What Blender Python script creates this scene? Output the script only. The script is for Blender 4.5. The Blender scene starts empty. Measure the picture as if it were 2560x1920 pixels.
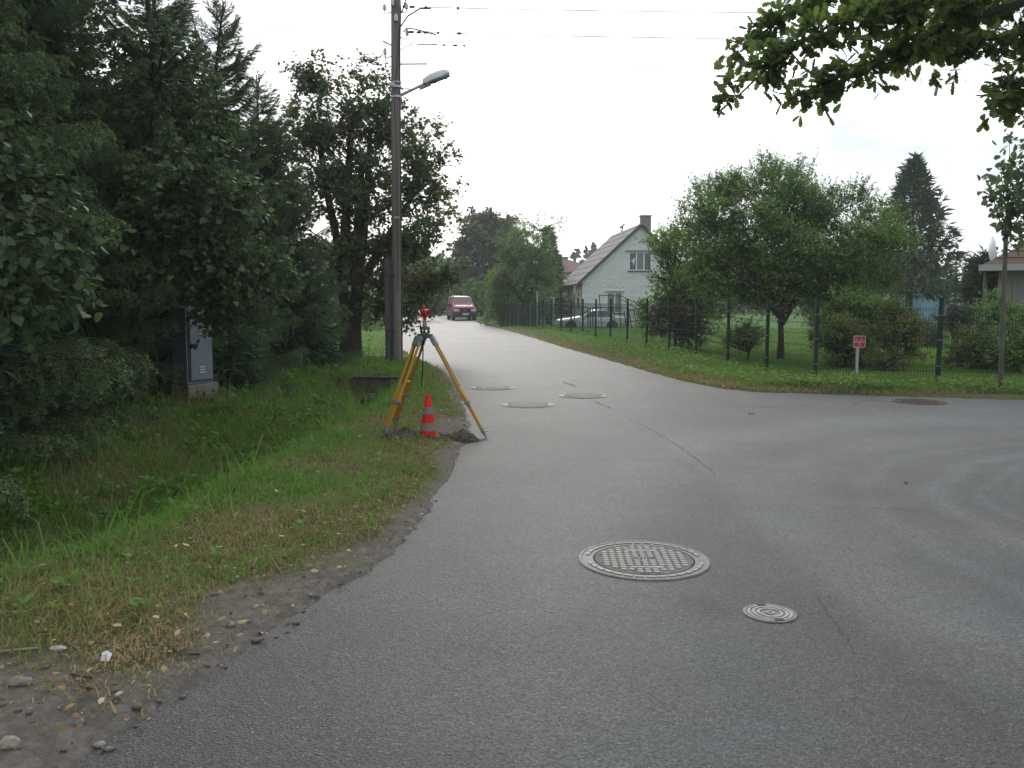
import bpy, bmesh, math, random
import numpy as np
from mathutils import Vector, Matrix
SC = bpy.context.scene
COL = SC.collection
rng = np.random.default_rng(7)
random.seed(7)
R = math.radians

# ------------------------------------------------------------------ camera
CAM_H, FPX, PITCH = 1.6, 2150.0, math.atan(210 / 2150.0)
cam_d = bpy.data.cameras.new('camera')
cam_d.sensor_fit = 'HORIZONTAL'; cam_d.sensor_width = 36.0
cam_d.lens = FPX / 2560 * 36.0
cam_d.clip_start = 0.05; cam_d.clip_end = 3000
cam = bpy.data.objects.new('camera', cam_d); COL.objects.link(cam)
cam.location = (0, 0, CAM_H); cam.rotation_euler = (math.pi / 2 - PITCH, 0, 0)
SC.camera = cam

# ------------------------------------------------------------------ daylight: bright overcast, sun veiled ahead
SUN_EL, SUN_AZ = R(27), R(-6)          # azimuth from +Y, towards +X
world = bpy.data.worlds.new('World'); SC.world = world; world.use_nodes = True
def build_world():
    nt = world.node_tree; N = nt.nodes; L = nt.links; N.clear()
    out = N.new('ShaderNodeOutputWorld'); bg = N.new('ShaderNodeBackground')
    sky = N.new('ShaderNodeTexSky'); sky.sky_type = 'NISHITA'; sky.sun_disc = False
    sky.sun_elevation = SUN_EL; sky.sun_rotation = SUN_AZ
    sky.air_density = 1.0; sky.dust_density = 2.0
    tc = N.new('ShaderNodeTexCoord')
    mp = N.new('ShaderNodeMapping'); mp.inputs['Scale'].default_value = (1, 1, 2.6)
    L.new(tc.outputs['Generated'], mp.inputs['Vector'])
    n1 = N.new('ShaderNodeTexNoise'); n1.inputs['Scale'].default_value = 4.6
    n1.inputs['Detail'].default_value = 7; n1.inputs['Roughness'].default_value = 0.55
    L.new(mp.outputs['Vector'], n1.inputs['Vector'])
    rp = N.new('ShaderNodeValToRGB')
    e = rp.color_ramp.elements
    e[0].position = 0.40; e[0].color = (0.45, 0.485, 0.525, 1)
    e[1].position = 0.585; e[1].color = (0.97, 1.0, 1.03, 1)
    e2 = rp.color_ramp.elements.new(0.50); e2.color = (0.62, 0.65, 0.685, 1)
    L.new(n1.outputs['Fac'], rp.inputs['Fac'])
    # the veiled sun brightens the cloud cover around it
    sd = Vector((math.sin(SUN_AZ) * math.cos(SUN_EL), math.cos(SUN_AZ) * math.cos(SUN_EL), math.sin(SUN_EL)))
    dt = N.new('ShaderNodeVectorMath'); dt.operation = 'DOT_PRODUCT'; dt.inputs[1].default_value = sd
    L.new(tc.outputs['Generated'], dt.inputs[0])
    mr = N.new('ShaderNodeMapRange'); mr.inputs['From Min'].default_value = -0.6; mr.inputs['From Max'].default_value = 1.0
    mr.inputs['To Min'].default_value = 0.88; mr.inputs['To Max'].default_value = 1.42
    L.new(dt.outputs['Value'], mr.inputs['Value'])
    ms = N.new('ShaderNodeVectorMath'); ms.operation = 'SCALE'
    L.new(rp.outputs['Color'], ms.inputs[0]); L.new(mr.outputs['Result'], ms.inputs['Scale'])
    sk = N.new('ShaderNodeVectorMath'); sk.operation = 'SCALE'; sk.inputs['Scale'].default_value = 0.10
    L.new(sky.outputs['Color'], sk.inputs[0])
    cl = N.new('ShaderNodeVectorMath'); cl.operation = 'SCALE'; cl.inputs['Scale'].default_value = CLOUD
    L.new(ms.outputs['Vector'], cl.inputs[0])
    mx = N.new('ShaderNodeMix'); mx.data_type = 'RGBA'; mx.inputs['Factor'].default_value = 0.9
    L.new(sk.outputs['Vector'], mx.inputs[6]); L.new(cl.outputs['Vector'], mx.inputs[7])
    L.new(mx.outputs[2], bg.inputs['Color']); bg.inputs['Strength'].default_value = 1.0
    L.new(bg.outputs['Background'], out.inputs['Surface'])
CLOUD = 1.0; HAZE = 0.0008
build_world()
sun_d = bpy.data.lights.new('sun', 'SUN'); sun_d.energy = 1.15; sun_d.angle = R(20); sun_d.color = (1, 0.95, 0.87)
sun = bpy.data.objects.new('sun', sun_d); COL.objects.link(sun)
_sd = Vector((math.sin(SUN_AZ) * math.cos(SUN_EL), math.cos(SUN_AZ) * math.cos(SUN_EL), math.sin(SUN_EL)))
sun.rotation_euler = _sd.to_track_quat('Z', 'Y').to_euler(); sun.location = (0, 40, 40)
vs = SC.view_settings
SC.display_settings.display_device = 'sRGB'
vs.view_transform = 'Standard'; vs.look = 'None'; vs.exposure = 0.5; vs.gamma = 1.0; vs.use_curve_mapping = False
cy = SC.cycles
cy.use_denoising = True; cy.max_bounces = 7; cy.diffuse_bounces = 3; cy.glossy_bounces = 3
cy.transmission_bounces = 4; cy.transparent_max_bounces = 8; cy.volume_bounces = 1; cy.caustics_reflective = False; cy.caustics_refractive = False

# ------------------------------------------------------------------ picture ray helpers (only to find where things stand)
def ray(px, py):
    a, b = (px - 1280) / FPX, (960 - py) / FPX
    return np.array([a, math.cos(PITCH) + b * math.sin(PITCH), -math.sin(PITCH) + b * math.cos(PITCH)])
def G(px, py, z=0.0):
    d = ray(px, py); t = (z - CAM_H) / d[2]
    return d[0] * t, d[1] * t
def AT(px, py, Y):
    d = ray(px, py); t = Y / d[1]
    return d[0] * t, Y, CAM_H + d[2] * t

# ------------------------------------------------------------------ object helpers
def tag(o, label=None, cat=None, group=None, kind=None):
    if label: o['label'] = label
    if cat: o['category'] = cat
    if group: o['group'] = group
    if kind: o['kind'] = kind
    return o
def thing(name, loc, label, cat, group=None, rz=0.0):
    o = bpy.data.objects.new(name, None); COL.objects.link(o)
    o.empty_display_size = 0.2
    o.location = loc; o.rotation_euler = (0, 0, rz)
    return tag(o, label, cat, group)
def link(name, me, parent=None, mat=None, loc=None):
    o = bpy.data.objects.new(name, me); COL.objects.link(o)
    if mat is not None and len(me.materials) == 0: me.materials.append(mat)
    if parent is not None: o.parent = parent
    if loc is not None: o.location = loc
    return o
def np_mesh(name, V, T, mat=None, attrs=None, smooth=False):
    V = np.asarray(V, np.float32); T = np.asarray(T, np.int32)
    me = bpy.data.meshes.new(name)
    me.vertices.add(len(V)); me.vertices.foreach_set('co', V.ravel())
    k = T.shape[1]
    me.loops.add(T.size); me.loops.foreach_set('vertex_index', T.ravel())
    me.polygons.add(len(T)); me.polygons.foreach_set('loop_start', np.arange(0, T.size, k, dtype=np.int32))
    for an, av in (attrs or {}).items():
        a = me.attributes.new(an, 'FLOAT', 'POINT'); a.data.foreach_set('value', np.asarray(av, np.float32).ravel())
    me.update(calc_edges=True)
    if smooth: me.polygons.foreach_set('use_smooth', np.ones(len(T), bool))
    if mat is not None: me.materials.append(mat)
    return me

class MB:
    """collects solid shapes for ONE mesh"""
    def __init__(s): s.v = []; s.f = []; s.m = []
    def add(s, vs, fs, mi=0):
        n = len(s.v); s.v += [tuple(v) for v in vs]
        for f in fs: s.f.append([i + n for i in f]); s.m.append(mi)
        return s
    def box(s, c, size, rz=0.0, mi=0, M=None):
        x, y, z = [q / 2 for q in size]
        P = [Vector((a * x, b * y, d * z)) for d in (-1, 1) for b in (-1, 1) for a in (-1, 1)]
        rot = M if M is not None else Matrix.Rotation(rz, 3, 'Z')
        P = [rot @ p + Vector(c) for p in P]
        return s.add(P, [(0, 2, 3, 1), (4, 5, 7, 6), (0, 1, 5, 4), (2, 6, 7, 3), (0, 4, 6, 2), (1, 3, 7, 5)], mi)
    def bar(s, a, b, w, h, up=(0, 0, 1), mi=0, w2=None, h2=None):
        a, b = Vector(a), Vector(b); d = (b - a).normalized(); u = Vector(up)
        sx = d.cross(u)
        if sx.length < 1e-4: sx = d.cross(Vector((1, 0, 0)))
        sx.normalize(); u = sx.cross(d)
        w2 = w if w2 is None else w2; h2 = h if h2 is None else h2
        P = [a + sx * (i * w / 2) + u * (j * h / 2) for j in (-1, 1) for i in (-1, 1)] + \
            [b + sx * (i * w2 / 2) + u * (j * h2 / 2) for j in (-1, 1) for i in (-1, 1)]
        return s.add(P, [(0, 2, 3, 1), (4, 5, 7, 6), (0, 1, 5, 4), (2, 6, 7, 3), (0, 4, 6, 2), (1, 3, 7, 5)], mi)
    def tube(s, pts, r, n=8, mi=0, cap=True):
        pts = [Vector(p) for p in pts]; rs = r if isinstance(r, (list, tuple)) else [r] * len(pts)
        rings = []; ref = None
        for i, p in enumerate(pts):
            d = (pts[min(i + 1, len(pts) - 1)] - pts[max(i - 1, 0)]).normalized()
            if ref is None: ref = Vector((0, 0, 1)) if abs(d.z) < 0.9 else Vector((1, 0, 0))
            x = d.cross(ref).normalized(); y = x.cross(d).normalized(); ref = y
            rings.append([p + (x * math.cos(2 * math.pi * k / n) + y * math.sin(2 * math.pi * k / n)) * rs[i] for k in range(n)])
        V = [v for q in rings for v in q]; F = []
        for i in range(len(pts) - 1):
            for k in range(n):
                k2 = (k + 1) % n; F.append((i * n + k, i * n + k2, (i + 1) * n + k2, (i + 1) * n + k))
        if cap: F.append(tuple(range(n))); F.append(tuple((len(pts) - 1) * n + k for k in reversed(range(n))))
        return s.add(V, F, mi)
    def lathe(s, prof, n=24, c=(0, 0, 0), mi=0, a0=0.0, M=None):
        V = []; F = []
        for (r, z) in prof:
            for k in range(n):
                a = a0 + 2 * math.pi * k / n; p = Vector((r * math.cos(a), r * math.sin(a), z))
                if M is not None: p = M @ p
                V.append(p + Vector(c))
        for i in range(len(prof) - 1):
            for k in range(n):
                k2 = (k + 1) % n; F.append((i * n + k, i * n + k2, (i + 1) * n + k2, (i + 1) * n + k))
        ring = prof[0][0] > 1e-5 and abs(prof[0][0] - prof[-1][0]) < 1e-6
        if ring:
            m_ = len(prof) - 1
            for k in range(n):
                k2 = (k + 1) % n; F.append((m_ * n + k, m_ * n + k2, k2, k))
            return s.add(V, F, mi)
        if prof[0][0] > 1e-5: F.append(tuple(reversed(range(n))))
        if prof[-1][0] > 1e-5: F.append(tuple((len(prof) - 1) * n + k for k in range(n)))
        return s.add(V, F, mi)
    def prism(s, poly, y0, y1, M=None, mi=0):
        """poly in (x,z) extruded along y"""
        n = len(poly); V = [Vector((x, y0, z)) for x, z in poly] + [Vector((x, y1, z)) for x, z in poly]
        if M is not None: V = [M @ v for v in V]
        F = [tuple(range(n)), tuple(reversed(range(n, 2 * n)))] + [(i, i + n, (i + 1) % n + n, (i + 1) % n) for i in range(n)]
        return s.add(V, F, mi)
    def mesh(s, name, mats, smooth=False, bevel=0.0, seg=2):
        me = bpy.data.meshes.new(name); me.from_pydata(s.v, [], s.f)
        for m in (mats if isinstance(mats, (list, tuple)) else [mats]): me.materials.append(m)
        me.polygons.foreach_set('material_index', s.m)
        bm = bmesh.new(); bm.from_mesh(me)
        bmesh.ops.recalc_face_normals(bm, faces=bm.faces)
        if bevel > 0:
            es = [e for e in bm.edges if len(e.link_faces) == 2 and e.calc_face_angle(0) > 0.5]
            bmesh.ops.bevel(bm, geom=es, offset=bevel, segments=seg, affect='EDGES', profile=0.6, clamp_overlap=True)
        bm.to_mesh(me); bm.free(); me.update()
        if smooth:
            me.polygons.foreach_set('use_smooth', [True] * len(me.polygons))
            try: me.set_sharp_from_angle(angle=R(38))
            except Exception: pass
        return me
    def obj(s, name, mats, parent=None, smooth=False, bevel=0.0, loc=None, seg=2):
        return link(name, s.mesh(name, mats, smooth, bevel, seg), parent, None, loc)

# ------------------------------------------------------------------ materials
def mat(name, col, rough=0.7, metal=0.0, spec=0.5, var=0.0, vscale=4.0, col2=None, bump=0.0, bscale=60.0, coat=0.0, stretch=(1, 1, 1), detail=6.0):
    m = bpy.data.materials.new(name); m.use_nodes = True
    nt = m.node_tree; N, L = nt.nodes, nt.links; b = N['Principled BSDF']
    b.inputs['Base Color'].default_value = (*col, 1); b.inputs['Roughness'].default_value = rough
    b.inputs['Metallic'].default_value = metal; b.inputs['Specular IOR Level'].default_value = spec
    b.inputs['Coat Weight'].default_value = coat
    tc = N.new('ShaderNodeTexCoord'); mp = N.new('ShaderNodeMapping'); mp.inputs['Scale'].default_value = stretch
    L.new(tc.outputs['Object'], mp.inputs['Vector'])
    if var > 0 or col2:
        n = N.new('ShaderNodeTexNoise'); n.inputs['Scale'].default_value = vscale; n.inputs['Detail'].default_value = detail
        n.inputs['Roughness'].default_value = 0.62
        L.new(mp.outputs['Vector'], n.inputs['Vector'])
        r = N.new('ShaderNodeValToRGB'); e = r.color_ramp.elements
        c2 = col2 or tuple(c * (1 + var) for c in col); c1 = col if col2 else tuple(c * (1 - var) for c in col)
        e[0].position = 0.34; e[0].color = (*c1, 1); e[1].position = 0.66; e[1].color = (*c2, 1)
        L.new(n.outputs['Fac'], r.inputs['Fac']); L.new(r.outputs['Color'], b.inputs['Base Color'])
    if bump > 0:
        n2 = N.new('ShaderNodeTexNoise'); n2.inputs['Scale'].default_value = bscale; n2.inputs['Detail'].default_value = 4
        L.new(mp.outputs['Vector'], n2.inputs['Vector'])
        bp = N.new('ShaderNodeBump'); bp.inputs['Strength'].default_value = bump; bp.inputs['Distance'].default_value = 0.02
        L.new(n2.outputs['Fac'], bp.inputs['Height']); L.new(bp.outputs['Normal'], b.inputs['Normal'])
    return m
def leaf_mat(name, cols, rough=0.5, trans=0.32, tcol=None, spec=0.4):
    """cols: list of (pos, rgb) over the per-leaf attribute 'tint'"""
    m = bpy.data.materials.new(name); m.use_nodes = True
    nt = m.node_tree; N, L = nt.nodes, nt.links; b = N['Principled BSDF']; out = N['Material Output']
    a = N.new('ShaderNodeAttribute'); a.attribute_name = 'tint'
    r = N.new('ShaderNodeValToRGB'); e = r.color_ramp.elements
    while len(e) < len(cols): e.new(0.5)
    for i, (p, c) in enumerate(cols): e[i].position = p; e[i].color = (*c, 1)
    oi = N.new('ShaderNodeObjectInfo'); ad = N.new('ShaderNodeMath'); ad.operation = 'MULTIPLY_ADD'
    ad.inputs[1].default_value = 0.25; L.new(oi.outputs['Random'], ad.inputs[0]); L.new(a.outputs['Fac'], ad.inputs[2])
    sb = N.new('ShaderNodeMath'); sb.operation = 'SUBTRACT'; sb.inputs[1].default_value = 0.125
    L.new(ad.outputs[0], sb.inputs[0]); L.new(sb.outputs[0], r.inputs['Fac'])
    L.new(r.outputs['Color'], b.inputs['Base Color']); b.inputs['Roughness'].default_value = rough
    b.inputs['Specular IOR Level'].default_value = spec
    t = N.new('ShaderNodeBsdfTranslucent'); mx = N.new('ShaderNodeMixShader'); mx.inputs[0].default_value = trans
    hs = N.new('ShaderNodeHueSaturation'); hs.inputs['Hue'].default_value = 0.485; hs.inputs['Saturation'].default_value = 1.1; hs.inputs['Value'].default_value = 1.5
    L.new(r.outputs['Color'], hs.inputs['Color']); L.new(hs.outputs['Color'], t.inputs['Color'])
    L.new(b.outputs['BSDF'], mx.inputs[1]); L.new(t.outputs['BSDF'], mx.inputs[2]); L.new(mx.outputs[0], out.inputs['Surface'])
    return m

M = {}
M['bark'] = mat('bark', (0.032, 0.026, 0.021), 0.9, var=0.5, vscale=6, bump=0.8, bscale=18, stretch=(1, 1, 0.25))
M['bark_grey'] = mat('bark_grey', (0.10, 0.09, 0.075), 0.9, var=0.4, vscale=9, bump=0.6, bscale=25, stretch=(1, 1, 0.3))
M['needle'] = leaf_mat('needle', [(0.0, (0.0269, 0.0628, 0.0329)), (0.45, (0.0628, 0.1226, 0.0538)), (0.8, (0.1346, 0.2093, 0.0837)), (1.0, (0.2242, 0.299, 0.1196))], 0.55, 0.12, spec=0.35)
M['needle_far'] = leaf_mat('needle_far', [(0.0, (0.0287, 0.061, 0.0359)), (1.0, (0.0718, 0.1255, 0.061))], 0.6, 0.1)
M['lime_leaf'] = leaf_mat('lime_leaf', [(0.0, (0.0487, 0.0844, 0.0389)), (0.6, (0.0822, 0.138, 0.053)), (0.92, (0.137, 0.1884, 0.0679)), (1.0, (0.2509, 0.2207, 0.0854))], 0.6, 0.30, spec=0.22)
M['lime_dusky'] = leaf_mat('lime_dusky', [(0.0, (0.0634, 0.1047, 0.0571)), (0.6, (0.1047, 0.1523, 0.0698)), (0.9, (0.1824, 0.1903, 0.073)), (1.0, (0.2538, 0.1665, 0.0634))], 0.65, 0.45, spec=.2)
M['oak_leaf'] = leaf_mat('oak_leaf', [(0.0, (0.0569, 0.0987, 0.0304)), (0.6, (0.0949, 0.1518, 0.0379)), (1.0, (0.1613, 0.1993, 0.0569))], 0.55, 0.48)
M['apple_leaf'] = leaf_mat('apple_leaf', [(0.0, (0.0792, 0.1635, 0.0565)), (0.7, (0.1454, 0.2725, 0.0756)), (1.0, (0.2862, 0.359, 0.0944))], 0.6, 0.36, spec=.22)
M['bush_leaf'] = leaf_mat('bush_leaf', [(0.0, (0.0793, 0.1567, 0.0422)), (0.7, (0.135, 0.2476, 0.0603)), (1.0, (0.2063, 0.3136, 0.0905))], 0.6, 0.38, spec=.22)
M['willow_leaf'] = leaf_mat('willow_leaf', [(0.0, (0.0834, 0.1607, 0.0541)), (0.7, (0.15, 0.2499, 0.0752)), (1.0, (0.2333, 0.3036, 0.1054))], 0.55, 0.35)
M['yellow_leaf'] = leaf_mat('yellow_leaf', [(0.0, (0.069, 0.115, 0.0322)), (0.6, (0.1323, 0.1725, 0.0414)), (1.0, (0.2645, 0.23, 0.0517))], 0.6, 0.35)
M['dead_leaf'] = leaf_mat('dead_leaf', [(0.0, (0.07, 0.05, 0.035)), (0.7, (0.12, 0.08, 0.05)), (1.0, (0.16, 0.12, 0.07))], 0.8, 0.2)
M['chestnut_leaf'] = leaf_mat('chestnut_leaf', [(0.0, (0.0476, 0.0698, 0.0508)), (0.7, (0.0794, 0.1015, 0.0667)), (1.0, (0.1349, 0.1237, 0.073))], 0.55, 0.2)
M['grass'] = leaf_mat('grass', [(0.0, (0.0739, 0.1942, 0.0357)), (0.3, (0.1209, 0.2613, 0.0459)), (0.52, (0.1587, 0.1983, 0.0725)), (0.74, (0.2308, 0.1969, 0.0935)), (1.0, (0.4018, 0.3065, 0.1719))], 0.7, 0.35, spec=.15)
M['weed'] = leaf_mat('weed', [(0.0, (0.0757, 0.1588, 0.0366)), (0.7, (0.1375, 0.2454, 0.0549)), (1.0, (0.2338, 0.3032, 0.098))], 0.7, 0.3, spec=.2)
M['litter'] = leaf_mat('litter', [(0.0, (0.10, 0.05, 0.025)), (0.4, (0.20, 0.12, 0.05)), (0.75, (0.33, 0.24, 0.11)), (1.0, (0.45, 0.40, 0.26))], 0.7, 0.15)
M['concrete'] = mat('concrete', (0.20, 0.18, 0.155), 0.9, var=0.3, vscale=9, bump=0.4, bscale=50)
M['concrete_dark'] = mat('concrete_dark', (0.075, 0.075, 0.072), 0.9, var=0.35, vscale=7, bump=0.3, bscale=40, stretch=(1, 1, 0.3))
M['pole_wood'] = mat('pole_wood', (0.16, 0.148, 0.132), 0.85, var=0.3, vscale=7, bump=0.5, bscale=40, stretch=(1, 1, 0.06))
M['galv'] = mat('galvanised_steel', (0.42, 0.45, 0.47), 0.45, metal=0.6, var=0.15, vscale=20)
M['dark_metal'] = mat('dark_metal', (0.035, 0.037, 0.04), 0.55, metal=0.3, var=0.2, vscale=10)
M['black'] = mat('black_rubber', (0.018, 0.018, 0.019), 0.7)
M['porcelain'] = mat('porcelain', (0.62, 0.64, 0.65), 0.25)
M['lamp_white'] = mat('lamp_housing', (0.55, 0.60, 0.63), 0.4, var=0.1, vscale=6)

# ------------------------------------------------------------------ terrain
ROAD = np.array([(-3.9, -9), (-2.4, 0.5), (-1.62, 2.4), (-1.45, 2.9), (-1.27, 3.6), (-0.98, 4.55), (-0.74, 5.3), (-0.60, 6.4), (-0.56, 7.6), (-0.50, 9.4),
    (-0.50, 10.4), (-0.62, 12.2), (-0.83, 14.4), (-1.10, 16.8), (-1.50, 19.2), (-2.05, 21.4), (-2.70, 23.8), (-3.20, 26.3), (-3.95, 30.2), (-5.9, 43),
    (-9.3, 66), (-14.0, 98), (-22, 150), (-40, 230), (-33, 235), (-16.5, 152), (-8.4, 100), (-3.2, 69), (-2.2, 58), (-0.6, 48.0), (0.8, 36.8), (1.7, 29), (2.45, 23.6), (2.95, 19.6),
    (3.35, 17.0), (3.75, 15.5), (4.25, 14.9), (5.1, 14.65), (6.4, 14.25), (8.0, 13.75), (12, 13.0), (22, 12.0), (60, 9.5), (200, 0), (200, -9)], float)
def seg_dist(P, A, B):
    d = B - A; t = np.clip(((P - A) @ d) / (d @ d), 0, 1)
    return np.hypot(*(P - (A + t[:, None] * d)).T)
def poly_sd(P, poly):
    n = len(poly); D = np.full(len(P), 1e9); ins = np.zeros(len(P), bool)
    for i in range(n):
        A, B = poly[i], poly[(i + 1) % n]
        D = np.minimum(D, seg_dist(P, A, B))
        c = ((A[1] > P[:, 1]) != (B[1] > P[:, 1]))
        with np.errstate(divide='ignore', invalid='ignore'):
            xi = (B[0] - A[0]) * (P[:, 1] - A[1]) / (B[1] - A[1]) + A[0]
        ins ^= c & (P[:, 0] < xi)
    return np.where(ins, -D, D)
def sstep(a, b, x):
    t = np.clip((x - a) / (b - a), 0, 1); return t * t * (3 - 2 * t)
_ph = rng.uniform(0, 6.28, (40, 2)); _dir = rng.uniform(0, 6.28, 40)
def wav(x, y, f, k0=0, k=9):
    """smooth pseudo-noise in -1..1"""
    s = 0
    for i in range(k0, k0 + k):
        a = _dir[i]; ff = f * (0.6 + 0.16 * (i - k0))
        s = s + np.sin(ff * (x * math.cos(a) + y * math.sin(a)) + _ph[i, 0])
    return s / (k * 0.62)
LIP_Y = [2, 4.8, 7.6, 10, 13.2, 18, 24]; LIP_X = [-2.6, -2.5, -2.1, -1.95, -1.75, -1.75, -2.2]
def ditch_u(x, y): return np.interp(y, LIP_Y, LIP_X) - x         # metres left of the verge's lip
DITCH_END = 17.75
def ditch_depth(x, y):
    u = ditch_u(x, y)
    prof = sstep(0.0, 1.0, u) * (1 - sstep(1.15, 2.75, u))
    return 0.52 * prof * sstep(3.9, 6.0, y) * (1 - sstep(DITCH_END - 0.25, DITCH_END, y))
def height(x, y, sd=None):
    x = np.atleast_1d(np.asarray(x, float)); y = np.atleast_1d(np.asarray(y, float))
    if sd is None: sd = poly_sd(np.stack([x, y], 1), ROAD)
    s2 = sd + 0.05 * wav(x, y, 7.0) + 0.035 * wav(x, y, 19.0, 9)
    z = -0.07 + 0.10 * sstep(-0.10, 0.10, s2)
    out = sstep(0.05, 0.5, sd)
    z = z + out * (0.03 + 0.022 * wav(x, y, 3.1, 18) + 0.012 * wav(x, y, 11, 5))
    z = z - ditch_depth(x, y) + 0.05 * wav(x, y, 5.0, 26) * (ditch_u(x, y) > 0.1) * (ditch_u(x, y) < 4) * (y < 18) * (y > 4.5) * (x < 0)
    z = z + 0.15 * sstep(2.4, 4.5, ditch_u(x, y)) * (x < 0) * (1 - sstep(24, 40, y))
    z = z + (0.03 + 0.10 * sstep(18, 22, y)) * sstep(0.3, 1.5, sd) * (1 - sstep(1.6, 3.0, sd)) * sstep(14.5, 18, y) * (x > 0) * (1 - sstep(40, 46, y))     # low mound below the fence
    z = z - 0.42 * sstep(2.0, 5.0, sd) * sstep(46, 54, y) * (x > -2)
    return z
def hz(x, y): return float(height(x, y)[0])

def axis(parts):
    out = []
    for a, b, st in parts: out += list(np.arange(a, b - 1e-6, st))
    out.append(parts[-1][1]); return np.array(out)
gx = axis([(-500, -200, 100), (-200, -60, 20), (-60, -20, 4), (-20, -9, 1), (-9, -5.4, 0.3), (-5.4, 0.2, 0.07), (0.2, 2, 0.18), (2, 9, 0.16), (9, 20, 1), (20, 60, 4), (60, 200, 20), (200, 500, 100)])
gy = axis([(-60, -4, 8), (-4, 1.5, 0.6), (1.5, 6, 0.07), (6, 12, 0.1), (12, 18.4, 0.13), (18.4, 27, 0.2), (27, 48, 0.5), (48, 110, 2.5), (110, 300, 19), (300, 620, 80)])
X, Y = np.meshgrid(gx, gy); P2 = np.stack([X.ravel(), Y.ravel()], 1)
SD = poly_sd(P2, ROAD); Z = height(P2[:, 0], P2[:, 1], SD)
nx, ny = len(gx), len(gy)
ii = np.arange(ny - 1)[:, None] * nx + np.arange(nx - 1)[None, :]
Q = np.stack([ii, ii + 1, ii + nx + 1, ii + nx], -1).reshape(-1, 4)
x_, y_ = P2.T
def dirt_w(x, y, sd):
    ew = 1 + 1.4 * (1 - sstep(4.2, 6.4, y))
    edge = (1 - sstep(0.06, 0.30, sd / ew + 0.10 * wav(x, y, 4.0, 3) + 0.05 * wav(x, y, 15, 12))) * (y < 45) * (x < 2.5) * (1 - 0.7 * sstep(18.5, 21, y))
    bare = (1 - sstep(3.05, 3.75, y + 0.35 * wav(x, y, 2.4, 7) + 0.2 * wav(x, y, 8, 17) + 0.16 * (x + 1.5))) * (x < 0)
    patch = (1 - sstep(0.35, 0.8, np.hypot((x + 0.75) / 0.55, (y - 10.6) / 1.6))) * 0.9
    return np.clip(np.maximum(np.maximum(edge, bare), patch), 0, 1)
def lush_w(x, y):
    u = ditch_u(x, y)
    a = np.exp(-((u - 0.45) / 0.42) ** 2) * sstep(4.2, 5.2, y) * (y < 18) * (x < 0)
    lawn = sstep(0.8, 1.6, SD_of(x, y)) * (x > 0) + (y > 19) * (x < 0) * sstep(0.15, 0.5, SD_of(x, y))
    return np.clip(a + lawn, 0, 1)
def SD_of(x, y): return poly_sd(np.stack([np.ravel(x), np.ravel(y)], 1), ROAD)
DW = dirt_w(x_, y_, SD); LW = lush_w(x_, y_)
SH = sstep(2.2, 3.4, ditch_u(x_, y_)) * (x_ < 0) * (1 - sstep(19, 23, y_))      # needle litter beneath the trees, their shade put into its dark colour

def build_ground_mat():
    m = bpy.data.materials.new('ground_soil'); m.use_nodes = True
    N, L = m.node_tree.nodes, m.node_tree.links; b = N['Principled BSDF']; b.inputs['Roughness'].default_value = 0.95; b.inputs['Specular IOR Level'].default_value = 0.2
    tc = N.new('ShaderNodeTexCoord')
    def noise(sc, det=6, ro=0.6):
        n = N.new('ShaderNodeTexNoise'); n.inputs['Scale'].default_value = sc; n.inputs['Detail'].default_value = det; n.inputs['Roughness'].default_value = ro
        L.new(tc.outputs['Object'], n.inputs['Vector']); return n
    def ramp(src, stops):
        r = N.new('ShaderNodeValToRGB'); e = r.color_ramp.elements
        while len(e) < len(stops): e.new(0.5)
        for i, (p, c) in enumerate(stops): e[i].position = p; e[i].color = (*c, 1)
        L.new(src, r.inputs['Fac']); return r.outputs['Color']
    def mix(f, a, c):
        x = N.new('ShaderNodeMix'); x.data_type = 'RGBA'; L.new(f, x.inputs['Factor']); L.new(a, x.inputs[6]); L.new(c, x.inputs[7]); return x.outputs[2]
    def attr(n):
        a = N.new('ShaderNodeAttribute'); a.attribute_name = n; return a.outputs['Fac']
    n1, n2, n3 = noise(1.3), noise(16, 8, 0.7), noise(90, 4, 0.7)
    dry = ramp(n2.outputs['Fac'], [(0.3, (0.055, 0.060, 0.022)), (0.5, (0.10, 0.105, 0.036)), (0.7, (0.16, 0.135, 0.060))])
    lush = ramp(n2.outputs['Fac'], [(0.3, (0.050, 0.115, 0.022)), (0.55, (0.085, 0.185, 0.032)), (0.75, (0.13, 0.215, 0.048))])
    dirt = ramp(n2.outputs['Fac'], [(0.28, (0.10, 0.090, 0.078)), (0.5, (0.165, 0.150, 0.132)), (0.72, (0.25, 0.23, 0.205))])
    shade = ramp(n2.outputs['Fac'], [(0.3, (0.018, 0.014, 0.010)), (0.7, (0.055, 0.042, 0.028))])  # needle litter colour with tree shade painted in
    c = mix(attr('lush'), dry, lush)
    c = mix(attr('dirt'), c, dirt); c = mix(attr('needle_shade'), c, shade)
    v = N.new('ShaderNodeMath'); v.operation = 'MULTIPLY_ADD'; v.inputs[1].default_value = 0.9; v.inputs[2].default_value = 0.55; L.new(n3.outputs['Fac'], v.inputs[0])
    sc = N.new('ShaderNodeVectorMath'); sc.operation = 'SCALE'; L.new(c, sc.inputs[0]); L.new(v.outputs[0], sc.inputs['Scale'])
    L.new(sc.outputs['Vector'], b.inputs['Base Color'])
    bp = N.new('ShaderNodeBump'); bp.inputs['Strength'].default_value = 0.9; bp.inputs['Distance'].default_value = 0.03
    ad = N.new('ShaderNodeMath'); ad.operation = 'ADD'; L.new(n2.outputs['Fac'], ad.inputs[0]); L.new(n3.outputs['Fac'], ad.inputs[1])
    L.new(ad.outputs[0], bp.inputs['Height']); L.new(bp.outputs['Normal'], b.inputs['Normal'])
    return m
M['ground'] = build_ground_mat()
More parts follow.
